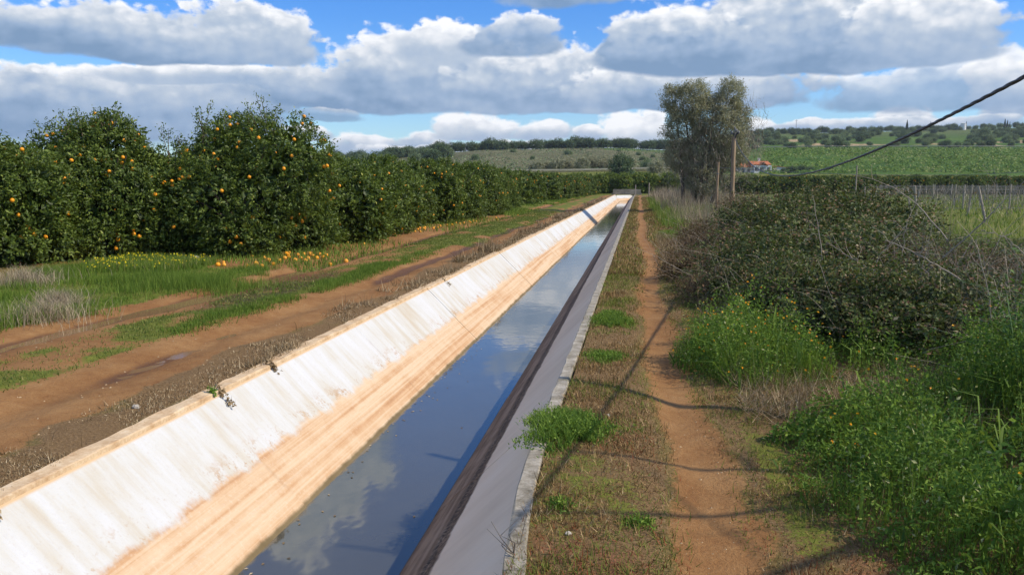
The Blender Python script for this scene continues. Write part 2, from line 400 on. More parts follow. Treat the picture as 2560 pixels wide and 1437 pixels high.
M['short_grass'] = foliage_mat('short_grass', [(0, (0.069, 0.1035, 0.0207)), (0.5, (0.1265, 0.1725, 0.0287)), (0.8, (0.2185, 0.23, 0.0575)), (1, (0.414, 0.3105, 0.138))], .6, .2, .2)
M['dry_grass'] = foliage_mat('dry_grass', [(0, (0.09, 0.06, 0.03)), (0.35, (0.2, 0.135, 0.07)), (0.75, (0.4, 0.295, 0.17)), (1, (0.62, 0.5, 0.32))], .8, .15, .1)
M['tall_dry'] = foliage_mat('tall_dry', [(0, (0.16, 0.12, 0.08)), (0.5, (0.3, 0.235, 0.155)), (0.9, (0.48, 0.39, 0.27)), (1, (0.58, 0.49, 0.36))], .8, .15, .1)
M['verge'] = foliage_mat('verge', [(0, (0.12, 0.065, 0.025)), (0.35, (0.25, 0.15, 0.06)), (0.6, (0.4, 0.27, 0.12)), (0.72, (0.52, 0.39, 0.21)), (0.76, (0.13, 0.15, 0.03)), (0.95, (0.18, 0.22, 0.04)), (1, (0.25, 0.07, 0.03))], .8, .15, .1)
M['weed_leaf'] = foliage_mat('weed_leaf', [(0, (0.06, 0.125, 0.02)), (0.5, (0.14, 0.25, 0.035)), (0.85, (0.27, 0.4, 0.06)), (0.96, (0.42, 0.48, 0.13)), (1, (0.52, 0.52, 0.24))], 0.6, 0.2, 0.4)
M['weed_dark'] = foliage_mat('weed_dark', [(0, (0.036, 0.09, 0.0216)), (0.6, (0.078, 0.174, 0.0336)), (1, (0.156, 0.276, 0.048))], 0.55, 0.25, 0.3)
M['yellow'] = foliage_mat('yellow', [(0, (.75, .55, .01)), (1, (.8, .72, .03))], .5, .3, .2)
M['marigold'] = foliage_mat('marigold', [(0, (.75, .26, .005)), (1, (.8, .45, .01))], .5, .3, .2)

def mk_ground():
    m, T = new_mat('ground_soil_and_turf'); P = T.pos()
    soil, green, dry, wet, red = (T.attr(a) for a in ('soil', 'green', 'dry', 'wet', 'red'))
    n1 = T.noise(P, 1.3, 5, .6); n2 = T.noise(P, 9, 5, .65); n3 = T.noise(P, 55, 4, .7); n4 = T.noise(P, 180, 2, .6)
    mixn = T.m('ADD', T.m('MULTIPLY', n2, .5), T.m('MULTIPLY', n3, .5))
    csoil = ramp(T, T.m('ADD', T.m('MULTIPLY', n1, .45), T.m('MULTIPLY', mixn, .55)), [(.3, (.165, .064, .022)), (.48, (.275, .137, .05)), (.62, (.365, .203, .082)), (.75, (.48, .31, .15))])
    cgreen = ramp(T, mixn, [(.3, (.055, .07, .012)), (.5, (.13, .145, .022)), (.65, (.20, .22, .035)), (.75, (.28, .24, .08))])
    cdry = ramp(T, T.m('ADD', T.m('MULTIPLY', n3, .6), T.m('MULTIPLY', n4, .4)), [(.32, (.085, .046, .018)), (.5, (.19, .115, .05)), (.62, (.30, .20, .098)), (.75, (.46, .35, .21))])
    cred = ramp(T, n3, [(.3, (.14, .055, .028)), (.7, (.30, .14, .07))])
    nn = T.m('MULTIPLY', T.m('SUBTRACT', mixn, .5), 1.6)
    col = T.mix(T.ss(T.m('ADD', soil, nn), .35, .65), T.mix(.35, cdry, cgreen), csoil)
    col = T.mix(T.ss(T.m('ADD', dry, nn), .4, .62), col, cdry)
    col = T.mix(T.ss(T.m('ADD', green, nn), .4, .62), col, cgreen)
    col = T.mix(T.ss(T.m('ADD', red, nn), .42, .65), col, cred)
    wt = T.ss(T.m('ADD', wet, T.m('MULTIPLY', nn, .5)), .35, .65)
    col = T.mix(wt, col, T.mix(.3, T.mix(1., col, (.5, .44, .38), 'MULTIPLY'), (.13, .065, .03)))
    rough = T.m('MULTIPLY_ADD', wt, -.3, .9)
    h = T.m('ADD', T.m('MULTIPLY', n3, .7), T.m('ADD', T.m('MULTIPLY', n4, .35), T.m('MULTIPLY', n2, 1.)))
    vo = T.node('ShaderNodeTexVoronoi', None, Scale=42., Vector=P).outputs['Distance']
    h = T.m('MULTIPLY_ADD', T.ss(vo, .0, .28, 1., 0.), T.ss(n2, .5, .62, 0., .4), h)
    finish(T, principled(T, col, rough, T.m('MULTIPLY_ADD', wt, .08, .15), h, .018, .75)); return m
M['ground'] = mk_ground()
def mk_hill():
    m, T = new_mat('hill_pasture'); P = T.pos(); g = T.attr('lush'); s = T.attr('bare')
    n1 = T.noise(P, .05, 5, .6); n2 = T.noise(P, .45, 5, .7); n3 = T.noise(P, 1.9, 3, .7)
    mx = T.m('ADD', T.m('MULTIPLY', n1, .35), T.m('ADD', T.m('MULTIPLY', n2, .35), T.m('MULTIPLY', n3, .3)))
    dull = ramp(T, mx, [(.34, (.05, .055, .028)), (.46, (.115, .115, .055)), (.54, (.155, .145, .075)), (.66, (.20, .19, .10))])
    lush = ramp(T, mx, [(.34, (.022, .055, .012)), (.44, (.05, .105, .018)), (.54, (.085, .15, .024)), (.66, (.17, .20, .06))])
    col = T.mix(T.ss(T.m('ADD', g, T.m('SUBTRACT', mx, .5)), .3, .7), dull, lush)
    col = T.mix(T.ss(T.m('MULTIPLY_ADD', T.m('SUBTRACT', n2, .5), 1.2, s), .5, .75), col, (.42, .30, .17))
    finish(T, principled(T, col, .95, .1, n3, .4, .8)); return m
M['hill'] = mk_hill()

def mk_concrete(name, side):
    m, T = new_mat(name); P = T.pos(); x, y, z = T.sep(P)[:3]
    big = T.noise(P, .8, 4, .6); mid = T.noise(P, 4., 5, .65); fin = T.noise(P, 40, 4, .65)
    streak = T.noise(T.vec(T.m('MULTIPLY', x, .5), T.m('MULTIPLY', y, 5.), T.m('MULTIPLY', z, .7)), 1.6, 5, .65)     # run-off marks down the slope
    lines = T.noise(T.vec(0., T.m('MULTIPLY', y, .16), T.m('MULTIPLY', z, 22.)), 1., 4, .6)                          # old water levels
    edge = T.noise(T.vec(T.m('MULTIPLY', x, 1.), T.m('MULTIPLY', y, 1.), 0.), 3.4, 6, .7)
    zz = T.m('MULTIPLY_ADD', T.m('SUBTRACT', edge, .5), .22, z)
    if side == 'left':
        white = ramp(T, T.m('ADD', T.m('MULTIPLY', streak, .5), T.m('MULTIPLY', big, .5)), [(.32, (.50, .42, .31)), (.42, (.54, .50, .42)), (.5, (.575, .565, .525)), (.58, (.60, .60, .59)), (.7, (.63, .635, .64))])
        white = T.mix(T.ss(fin, .52, .75, 0., .3), white, (.46, .40, .33))
        spk = T.m('MULTIPLY', T.ss(z, -.27, -.40), T.ss(z, -.52, -.42)); white = T.mix(T.m('MULTIPLY', spk, T.ss(T.m('ADD', T.m('MULTIPLY', mid, .6), T.m('MULTIPLY', fin, .4)), .50, .60, 0., .75)), white, (.44, .28, .15))
        orange = ramp(T, T.m('ADD', T.m('MULTIPLY', lines, .75), T.m('MULTIPLY', mid, .25)), [(.3, (.40, .21, .10)), (.42, (.53, .32, .17)), (.5, (.60, .42, .26)), (.58, (.64, .49, .33)), (.7, (.58, .38, .22))])
        orange = T.mix(T.ss(fin, .5, .75, 0., .35), orange, (.74, .62, .48))
        col = T.mix(T.ss(zz, -.40, -.46), white, orange)
        col = T.mix(T.ss(z, -.035, -.02), col, (.60, .42, .24))
        col = T.mix(T.ss(T.m('MULTIPLY_ADD', mid, .04, z), -.72, -.745), col, T.mix(mid, (.10, .07, .03), (.26, .20, .11)))
    else:
        up = ramp(T, T.m('ADD', T.m('MULTIPLY', streak, .35), T.m('MULTIPLY', big, .65)), [(.3, (.62, .475, .33)), (.5, (.73, .575, .41)), (.7, (.79, .65, .49))])
        crust = ramp(T, T.m('ADD', T.m('MULTIPLY', lines, .6), T.m('MULTIPLY', mid, .4)), [(.3, (.075, .045, .03)), (.45, (.16, .105, .07)), (.55, (.27, .19, .13)), (.7, (.34, .25, .18))])
        zq = T.m('MULTIPLY_ADD', T.m('SUBTRACT', edge, .5), .07, z)
        col = T.mix(T.ss(zq, -.42, -.45), up, crust)
        dk = T.m('MULTIPLY', T.ss(zq, -.54, -.50), T.ss(zq, -.43, -.455)); dk = T.m('MULTIPLY', dk, T.ss(fin, .35, .6))
        col = T.mix(dk, col, (.05, .035, .025))
        col = T.mix(T.ss(z, -.762, -.772), col, (.09, .065, .035))
    jy = T.m('ABSOLUTE', T.m('SUBTRACT', T.m('FRACT', T.m('DIVIDE', T.m('SUBTRACT', y, 5.33 - 320), 3.2)), .5))
    jm = T.m('MULTIPLY', T.ss(jy, .488, .497), T.ss(T.noise(T.vec(0., y, T.m('MULTIPLY', z, 3.)), 1.5, 3), .42, .6))
    col = T.mix(T.m('MULTIPLY', jm, .22), col, (.34, .19, .10))
    h = T.m('ADD', fin, T.m('MULTIPLY', lines, T.ss(zz, -.40, -.46, 0., .8)))
    finish(T, principled(T, col, .85, .2, h, .006, .6)); return m
M['lining_left'] = mk_concrete('lining_left_bank', 'left'); M['lining_right'] = mk_concrete('lining_right_bank', 'right')
def mk_plain(name, c0, c1, scale=6., rough=.85, spec=.2, bump=.005, c2=None, stretch=(1, 1, 1), obj=False):
    m, T = new_mat(name)
    P = T.node('ShaderNodeTexCoord').outputs['Object'] if obj else T.pos()
    P = T.scalev(P, stretch); n = T.noise(P, scale, 6, .65); f = T.noise(P, scale * 9, 3, .6)
    mx = T.m('ADD', T.m('MULTIPLY', n, .7), T.m('MULTIPLY', f, .3))
    st = [(.33, c0), (.55, c1)] + ([(.72, c2)] if c2 else [])
    finish(T, principled(T, ramp(T, mx, st), rough, spec, mx, bump, .7)); return m
M['coping_left'] = mk_plain('coping_left', (.42, .25, .12), (.66, .49, .30), 5., c2=(.72, .6, .44))
M['coping_right'] = mk_plain('coping_right', (.12, .10, .06), (.37, .33, .26), 7., c2=(.54, .5, .42))
M['bridge'] = mk_plain('bridge_concrete', (.16, .14, .10), (.33, .29, .22), 2.5, c2=(.42, .38, .3))
M['wood'] = mk_plain('weathered_wood', (.17, .11, .065), (.38, .27, .17), 5., stretch=(4, 4, .35), c2=(.5, .39, .27), obj=True)
M['grey_wood'] = mk_plain('grey_wood', (.16, .135, .105), (.36, .31, .25), 6., stretch=(4, 4, .35), obj=True)
M['pale_wood'] = mk_plain('pale_wood', (.22, .19, .15), (.40, .35, .28), 6., stretch=(4, 4, .35), obj=True)
M['bark'] = mk_plain('bark', (.045, .035, .025), (.14, .11, .08), 7., stretch=(2, 2, .6))
M['cable'] = mk_plain('black_cable', (.012, .013, .018), (.03, .032, .04), 20., .45, .4, .001)
M['iron'] = mk_plain('galvanised_iron', (.05, .05, .05), (.2, .2, .19), 12., .5, .5, .001)
M['orange_peel'] = mk_plain('orange_peel', (.80, .27, .008), (.88, .36, .012), 14., .42, .4, .002, obj=True)
M['old_orange'] = mk_plain('old_orange_peel', (.62, .2, .02), (.85, .4, .05), 9., .6, .3, .004, obj=True)
M['stone'] = mk_plain('pale_stone', (.30, .26, .2), (.5, .45, .37), 9., c2=(.6, .55, .46))
M['whitewash'] = mk_plain('whitewash', (.68, .67, .63), (.8, .79, .76), 3.)
M['cream'] = mk_plain('cream_plaster', (.55, .52, .44), (.68, .65, .56), 3.)
M['roof_tile'] = mk_plain('roof_tile', (.32, .10, .045), (.48, .17, .075), 3.)
M['glass_dark'] = mk_plain('window_dark', (.03, .035, .05), (.06, .07, .09), 2., .15, .5, .0)
M['asphalt_pale'] = mk_plain('pale_road', (.36, .32, .22), (.5, .45, .33), .4, bump=.0)
M['earth_pale'] = mk_plain('pale_earth', (.3, .2, .11), (.46, .33, .19), .6, bump=.0)
def mk_water(name, c, rough=.03, ior=1.55, bs=1.):
    m, T = new_mat(name); P = T.pos()
    w = T.noise(T.scalev(P, (1.0, .6, 1)), 2.2, 3, .5); w2 = T.noise(T.scalev(P, (1, .7, 1)), 13., 2, .5)
    calm = T.ss(T.noise(P, .35, 2), .42, .62)
    h = T.m('ADD', T.m('MULTIPLY', w, .8), T.m('MULTIPLY', w2, T.m('MULTIPLY', calm, .12)))
    cc = T.mix(T.noise(P, .9, 4), c, tuple(v * 1.5 for v in c))
    finish(T, principled(T, cc, rough, .5, h, .012 * bs, .35, IOR=ior)); return m
M['water'] = mk_water('canal_water', (.068, .068, .055), .045, 1.95)
M['puddle'] = mk_water('muddy_water', (.21, .12, .06), .08, 1.33, .5)

# ------------------------------------------------------------------ ground sheet
def spaced(lo, hi, f):
    out = [lo]
    while out[-1] < hi: out.append(out[-1] + f(out[-1]))
    return out
xs = spaced(-9.4, XL - .14, lambda v: .085) [:-1] + [XL - .115, XL - .11, XL - .03, XR + .03, XR + .11, XR + .115]
xs += spaced(XR + .18, 4.5, lambda v: .085)
xl = []; v = -9.4
while v > -95: v -= max(.1, .09 * (-9.3 - v) + .1); xl.append(v)
xr = []; v = xs[-1]
while v < 170: v += max(.1, .08 * (v - 4.4) + .1); xr.append(v)
xs = np.array(sorted(xl + xs + xr))
ys = np.array(spaced(-14, 1.5, lambda v: .6) + spaced(1.8, 200, lambda v: max(.085, .0165 * v)))
gx, gy = np.meshgrid(xs, ys); gz_ = height(gx, gy)
trench = (gx > XL - .05) & (gx < XR + .05) & (gy < CANAL_END)
gz_ = np.where(trench, -1.45, gz_)
def ground_masks(x, y):
    n = fbm(x, y, 1.6, 11); n2 = fbm(x, y, .5, 14); w = wob(y, 1) * .7; j = (n - .5) * .5 + (n2 - .5) * .25
    left = x < XL; soil = np.full_like(x, .25); green = np.zeros_like(x); dry = np.zeros_like(x); wet = np.zeros_like(x); red = np.zeros_like(x)
    xx = x - w + j * .7
    track = band(xx, -6.75, -3.65, .1) * left
    soil = np.where(left, .95 * track + .3 * (1 - track), soil)
    mid = band(xx, -5.75, -4.75, .12) * left * np.clip(.82 + 1.6 * (n2 - .5) + .6 * (n - .5), 0, 1) * (1 - sst(y, 9, 12) * .35 * (1 - band(xx, -5.05, -4.6, .1)))
    green = np.where(left, np.maximum(mid * .95, (xx < -6.7) * (.95 - .75 * sst(y, 13.0, 14.5) * (1 - sst(y, 38, 42)) * (xx > -8.6))), green)
    green = np.where(left & (y > 20), np.maximum(green, band(xx, -6.2, -4.2, .3) * .75 * (n2 > .42)), green)
    green = np.where(left & (x < -10.), .3, green)
    dry = np.where(left, band(x + j * 1.2, -3.72, XL, .12) * (.6 + .8 * (n2 - .3)), dry)
    soil = np.where(left & (xx < -6.7) & (y > 13.5) & (y < 40), .85, soil)
    wet = np.where(left, .85 * np.exp(-((x - RUT1 - w) / .17) ** 2) * sst(fbm(y, y * 0, 3., 21), .35, .6) + .8 * np.exp(-((x - RUT2 - w) / .2) ** 2) + .9 * np.exp(-((x + 5.45) / .6) ** 2 - ((y - 11.6) / 3.) ** 2), wet)
    r = ~left
    pc = path_c(y); pathm = np.exp(-((x - pc - (n - .5) * .25) / (.17 + .12 * (n2 - .5))) ** 2)
    soil = np.where(r, np.clip(pathm * 1.0 + .15 + (n2 - .5) * .3, 0, 1), soil)
    dry = np.where(r, np.clip(1 - pathm * 1.6, 0, 1) * (.72 + (n - .5) * 1.0), dry)
    green = np.where(r, band(x - pc, .28, .6, .12) * (.02 + n * .75) + band(x, XR, pc - .25, .1) * np.clip((n - .46) * 3., 0, .52) + .55 * sst(x, 1.6, 2.6), green)
    green = np.where(r & (x > 8), .85, green); soil = np.where(r & (x > 8), .2, soil); dry = np.where(r & (x > 8), .2, dry)
    red = np.where(r, np.clip(1 - pathm * 1.8, 0, 1) * sst(fbm(x, y, .8, 31), .5, .62) * (1 - sst(y, 4.2, 6.)) * .5 * (1 - sst(x, 1.6, 2)), red)
    farm = sst(y, 95, 115); green = green * (1 - farm) + .8 * farm; soil = soil * (1 - farm) + .2 * farm; dry = dry * (1 - farm) + .2 * farm
    return dict(soil=soil, green=green, dry=dry, wet=wet * (1 - farm), red=red)
am = ground_masks(gx.ravel(), gy.ravel())
nyy, nxx = gx.shape
idx = np.arange(nyy * nxx).reshape(nyy, nxx)
F = np.stack([idx[:-1, :-1], idx[:-1, 1:], idx[1:, 1:], idx[1:, :-1]], -1).reshape(-1, 4)
o = link('ground', mesh_from('ground', np.stack([gx.ravel(), gy.ravel(), gz_.ravel()], 1), F, M['ground'], am, True)); kind(o, 'structure')
# hills: fan of cells round the place, from where the near sheet ends to the horizon
th = np.radians(np.concatenate([np.linspace(-180, -44, 40)[:-1], np.linspace(-44, 40, 330), np.linspace(40, 180, 40)[1:]])) + YAW * -1
rr = np.array(spaced(88, 5200, lambda v: max(4., .022 * v)))
TH, RR = np.meshgrid(th, rr); hx = np.sin(TH) * RR; hy = np.cos(TH) * RR
hz = far_height(hx, hy) + (fbm(hx, hy, 45, 3) - .5) * 2.2 * sst(RR, 200, 420) + (fbm(hx, hy, 9, 6) - .5) * .7 * sst(RR, 190, 300)
inside = (hx > xs[0] + 6) & (hx < xs[-1] - 8) & (hy > ys[0] + 3) & (hy < ys[-1] - 5)
hz = hz - .12 * ((hx > xs[0]) & (hx < xs[-1]) & (hy < ys[-1]) & (hy > ys[0]))
idx = np.arange(hx.size).reshape(hx.shape)
F = np.stack([idx[:-1, :-1], idx[:-1, 1:], idx[1:, 1:], idx[1:, :-1]], -1).reshape(-1, 4)
F = F[~inside.ravel()[F].all(1)][:, ::-1]
hd = hx * cF[0] + hy * cF[1]; hu = 1280 + FPX * (hx * cR[0] + hy * cR[1]) / np.maximum(hd, 1)
lush = np.where(hu > 1760, .85 - .35 * sst(hd, 300, 600), .1 + .5 * (hu > 1500) * sst(hd, 330, 370)) ; lush = np.where(hd < 215, .75, lush)
bare = np.where((hu > 1780) & (hd > 320) & (hd < 480), sst(fbm(hx, hy, 26, 40), .56, .66) * .75, 0)
o = link('hills', mesh_from('hills', np.stack([hx.ravel(), hy.ravel(), hz.ravel()], 1), F, M['hill'], {'lush': lush.ravel(), 'bare': bare.ravel()}, True)); kind(o, 'structure')
def H1(x, y): return float(height(np.array([x]), np.array([y]))[0])

# ------------------------------------------------------------------ canal
canal = empty('irrigation_canal', ((XL + XR) / 2, 5, 0)); kind(canal, 'structure')
canal_off = Vector(canal.location)
JOINT0, PL = 5.33, 3.2
prof_l = [(XL, -.012), (XL + .02, -.030), (XL + .055, -.062), (-2.77, -.405), (-2.762, -.412), (-2.68, -.50), (-2.668, -.508), (-2.56, -.617), (-2.545, -.625), (-2.39, -.78), (-2.2, -.97), (-2.2, -1.2)]
prof_r = [(XR, -.012), (XR - .02, -.030), (XR - .05, -.058), (-1.115, -.50), (-1.13, -.505), (-1.26, -.622), (-1.275, -.645), (-1.42, -.795), (-1.6, -.97), (-1.6, -1.2)]
def bend(x, y, z): return x + .033 * np.maximum(0, 4.8 - y) ** 2 * np.clip((z + .62) / .62, 0, 1)
def panel(prof, y0, y1, side, n=2, tilt=0., bendit=False):
    ysx = np.linspace(y0, y1, n + 1); V = []
    for yy in ysx:
        for (px_, pz) in prof:
            V.append((px_ + tilt * (1 if side < 0 else -1), yy, pz))
    V = np.array(V); k = len(prof)
    if bendit: V[:, 0] = bend(V[:, 0], V[:, 1], V[:, 2])
    F = []
    for i in range(n):
        for j in range(k - 1):
            q_ = (i * k + j, i * k + j + 1, (i + 1) * k + j + 1, (i + 1) * k + j)
            F.append(q_ if side < 0 else q_[::-1])
    # end faces give each slab its thickness at the joint
    W = V.copy(); W[:, 0] += -.08 * (1 if side < 0 else -1); W[:, 2] -= .02
    nV = len(V); V = np.vstack([V, W])
    for base, flip in ((0, 1), (n * k, 0)):
        for j in range(k - 1):
            q_ = (base + j, base + j + 1, nV + base + j + 1, nV + base + j)
            F.append(q_ if flip else q_[::-1])
    V[:, 0] -= canal_off.x; V[:, 1] -= canal_off.y
    return V, F
def strip_box(x0, x1, z0, z1, y0, y1, n, rs, rough, bendit=False):
    V = []; n1 = n + 1
    for i, yy in enumerate(np.linspace(y0, y1, n1)):
        j = (rs.rand(8) - .5) * rough
        c = .008
        for a, (px_, pz) in enumerate([(x0, z0), (x0 + j[0] * .3, z1 - c), (x0 + c + j[0], z1 + j[1] * .5), (x1 - c + j[2], z1 + j[3] * .5), (x1 + j[2] * .3, z1 - c), (x1, z0)]):
            V.append((px_, yy, pz))
    V = np.array(V)
    if bendit: V[:, 0] = bend(V[:, 0], V[:, 1], V[:, 2] * 0)
    F = [(i * 6 + j, (i + 1) * 6 + j, (i + 1) * 6 + j + 1, i * 6 + j + 1) for i in range(n) for j in range(5)]
    F += [(0, 1, 2, 3), (2 + 0, 3, 4, 5)][:1] + [(0, 3, 4, 5)] + [(n * 6 + 3, n * 6 + 2, n * 6 + 1, n * 6), (n * 6 + 5, n * 6 + 4, n * 6 + 3, n * 6)]
    V[:, 0] -= canal_off.x; V[:, 1] -= canal_off.y
    return V, np.array(F)
rs = np.random.RandomState(11)
k0 = -3
for k in range(k0, 34):
    y0 = JOINT0 + (k - 1) * PL; y1 = min(y0 + PL, CANAL_END - .1)
    if y0 >= CANAL_END - .3: break
    tl, tr = (rs.rand(2) - .5) * .013
    bt = y0 < 5.2
    V, F = panel(prof_l, y0 + .0012, y1 - .0012, -1, 3, tl); mb = MB().add(V, F); link('lining_panel', mb.me('lining_panel', M['lining_left']), canal)
    V, F = panel(prof_r, y0 + .0012, y1 - .0012, 1, 10 if bt else 3, tr * .5, bt); mb = MB().add(V, F); link('lining_panel', mb.me('lining_panel', M['lining_right']), canal)
    zj = (rs.rand(2) - .5) * .014
    n_ = 24 if y0 < 25 else 6
    V, F = strip_box(XL - .115 + tl, XL + .006 + tl, -.2, .012 + zj[0], y0 + .0012, y1 - .0012, n_, rs, .018); link('coping_stone', MB().add(V, F).me('coping_stone', M['coping_left']), canal)
    V, F = strip_box(XR - .006, XR + .09, -.2, .012 + zj[1], y0 + .0012, y1 - .0012, n_, rs, .018, bt); link('coping_stone', MB().add(V, F).me('coping_stone', M['coping_right']), canal)
# canal bed and far end slope
V = np.array([(-2.25, -8, -1.15), (-1.55, -8, -1.15), (-1.55, CANAL_END, -1.15), (-2.25, CANAL_END, -1.15)]); V[:, 0] -= canal_off.x; V[:, 1] -= canal_off.y
link('canal_bed', MB().add(V, [(0, 1, 2, 3)]).me('canal_bed', M['bridge']), canal)
V = np.array([(XL + .3, 103.2, -1.0), (XR - .3, 106.8, -1.0), (XR - .02, 109.2, -.02), (XL + .3, 105.8, -.02)]); V[:, 0] -= canal_off.x; V[:, 1] -= canal_off.y
link('end_slope', MB().add(V, [(0, 1, 2, 3)]).me('end_slope', M['lining_left']), canal)
V = np.array([(-2.62, -8, -.78), (-1.2, -8, -.78), (-1.2, CANAL_END, -.78), (-2.62, CANAL_END, -.78)])
wyy = np.array(spaced(-8, CANAL_END, lambda v: 4.)); W = np.array([(x_, y_, -.78) for y_ in wyy for x_ in (-2.5, -1.3)])
F = [(2 * i, 2 * i + 1, 2 * i + 3, 2 * i + 2) for i in range(len(wyy) - 1)]
o = link('canal_water', MB().add(W, F).me('canal_water', M['water'])); kind(o, 'structure')
# puddles in the ruts
def puddle(cx, cy, rx, ry, z):
    a = np.linspace(0, 2 * np.pi, 28, endpoint=False); r_ = 1 + .18 * np.sin(3 * a + cx) + .1 * np.sin(5 * a)
    V = np.vstack([np.stack([cx + np.cos(a) * rx * r_, cy + np.sin(a) * ry * r_, 0 * a + z], 1), [(cx, cy, z)]])
    o = link('puddle', MB().add(V, [(i, (i + 1) % 28, 28) for i in range(28)]).me('puddle', M['puddle'])); kind(o, 'structure')
puddle(-5.5, 11.6, .62, 2.6, -.036)
puddle(-6.22, 11.2, .3, 4.2, -.058)
puddle(-6.2, 17.5, .25, 3.2, -.062)
puddle(-4.35, 6.6, .15, 1.5, -.056)
puddle(-5.3, 7.5, .14, .5, -.03)

# footbridge
def box_part(name, lo, hi, mat, parent=None, bevel=.02):
    me = MB().box(lo, hi).me(name, mat); o = link(name, me, parent)
    return o
br = empty('footbridge', (-1.7, 109, 0))
thing(br, 'low weathered concrete footbridge crossing the far end of the canal', 'bridge')
box_part('parapet', (-1.75, -.5, .05), (1.95, -.32, .72), M['bridge'], br)
box_part('parapet', (-1.75, .9, .05), (1.95, 1.08, .72), M['bridge'], br)
box_part('deck', (-1.95, -.32, .02), (2.1, .9, .2), M['bridge'], br)
box_part('abutment', (-2.1, -.6, -1.2), (-1.55, 1.1, .02), M['bridge'], br)
box_part('abutment', (1.2, -.6, -1.2), (2.1, 1.1, .02), M['bridge'], br)

# ------------------------------------------------------------------ poles
def pole_mesh(name, h, r0, r1, mat, rs, n=10, k=14, wig=.012):
    z = np.linspace(-.3, h, k); px_ = np.cumsum(rs.randn(k)) * wig * .4; py_ = np.cumsum(rs.randn(k)) * wig * .4
    px_ -= px_[0]; py_ -= py_[0]
    rad = np.linspace(r0, r1, k) * (1 + rs.randn(k) * .03)
    return MB().tube(np.stack([px_, py_, z], 1), rad, n).me(name, mat, True)
PD = 36.
px_, py_ = at(1823, PD); ph = zat(347, PD)
pole = empty('cable_pole', (px_, py_, H1(px_, py_)))
thing(pole, 'thick round wooden cable pole with black fittings on top, standing behind the brambles', 'pole')
sh_ = link('shaft', pole_mesh('shaft', ph, .105, .085, M['wood'], np.random.RandomState(4), wig=.02), pole)
mb = MB(); mb.tube([(0, 0, ph - .02), (.02, 0, ph + .2), (0, 0, ph + .40), (-.04, 0, ph + .43)], [.03, .03, .035, .03], 6)
link('top_bracket', mb.me('top_bracket', M['iron']), pole)
mb = MB(); mb.tube([(-.16, -.05, ph + .12), (.16, .05, ph + .12)], .035, 6); mb.tube([(.02, -.02, ph - .1), (.06, -.08, ph + .1), (.14, -.1, ph + .18)], .03, 6)
link('clamp', mb.me('clamp', M['cable']), pole)
for q_ in ((.17, .05, ph + .19), (-.12, -.05, ph + .17), (.06, -.08, ph + .26)):
    link('insulator', MB().tube([(q_[0], q_[1], q_[2] - .07), (q_[0], q_[1], q_[2] - .02), (q_[0], q_[1], q_[2] + .03), (q_[0], q_[1], q_[2] + .07)], [.03, .05, .045, .02], 8).me('insulator', M['iron'], True), pole)
link('service_cable', MB().tube([(-.1, -.06, ph - .05), (-.12, -.08, ph * .7), (-.11, -.08, ph * .35), (-.13, -.09, 0)], .012, 5).me('service_cable', M['cable']), pole)
pole2 = empty('wooden_post', (0, 0, 0)); x_, y_ = at(1785, 38.); pole2.location = (x_, y_, H1(x_, y_))
thing(pole2, 'thinner pale wooden post left of the cable pole, rising out of tall dry grass', 'post')
link('shaft', pole_mesh('shaft', zat(411, 38.), .065, .05, M['wood'], np.random.RandomState(6)), pole2)
link('band', MB().tube([(0, 0, 1.9), (0, 0, 1.95)], .062, 8).me('band', M['iron']), pole2)
# overhead cable: three strands twisted together, sagging from the pole towards and past the viewer
def cable_pts(P0, P1, P2, n):
    """parabola through three points given by distance along the run"""
    P0, P1, P2 = map(np.array, (P0, P1, P2)); L = P2[:2] - P0[:2]; Ln = np.linalg.norm(L)
    s1 = np.dot(P1[:2] - P0[:2], L) / Ln
    A_ = np.array([[0, 0, 1], [s1 ** 2, s1, 1], [Ln ** 2, Ln, 1]], float); co = np.linalg.solve(A_, [P0[2], P1[2], P2[2]])
    return P0, L / Ln, Ln, co
nd = 4.5
xn, yn = at(2560, nd); xm_, ym_ = at(2000, 13.5)
P0 = (px_, py_, ph + .05); P1 = None
# plan line from the pole to the near point; find where it crosses the bearing of the lowest point
pole_xy = np.array([px_, py_]); near_xy = np.array([xn, yn]); best = min(np.linspace(0, 1, 400), key=lambda t: abs((lambda p: 1280 + FPX * (p @ np.array(cR)) / (p @ np.array(cF)) - 2000)(pole_xy + (near_xy - pole_xy) * t)))
pm = pole_xy + (near_xy - pole_xy) * best; dm = pm @ np.array(cF)
P1 = (pm[0], pm[1], zat(436, dm)); P2 = (xn, yn, zat(168, nd))
p0, ld, Ln, co = cable_pts(P0, P1, P2, 0)
ext = Ln + 4.5
s = np.linspace(0, ext, 900)
ctr = np.stack([p0[0] + ld[0] * s, p0[1] + ld[1] * s, co[0] * s * s + co[1] * s + co[2]], 1)
cab = empty('overhead_cable', tuple(P0)); thing(cab, 'black twisted overhead cable sagging from the wooden pole to the upper right corner', 'cable')
for k in range(3):
    ph_ = s / .30 * 2 * np.pi / 2 + k * 2.094; a_ = np.array([-ld[1], ld[0], 0])
    q_ = ctr + .006 * (np.cos(ph_)[:, None] * a_ + np.sin(ph_)[:, None] * np.array([0, 0, 1.]))
    link('strand', MB().tube(q_ - np.array(P0), .008, 5).me('strand', M['cable'], True), cab)
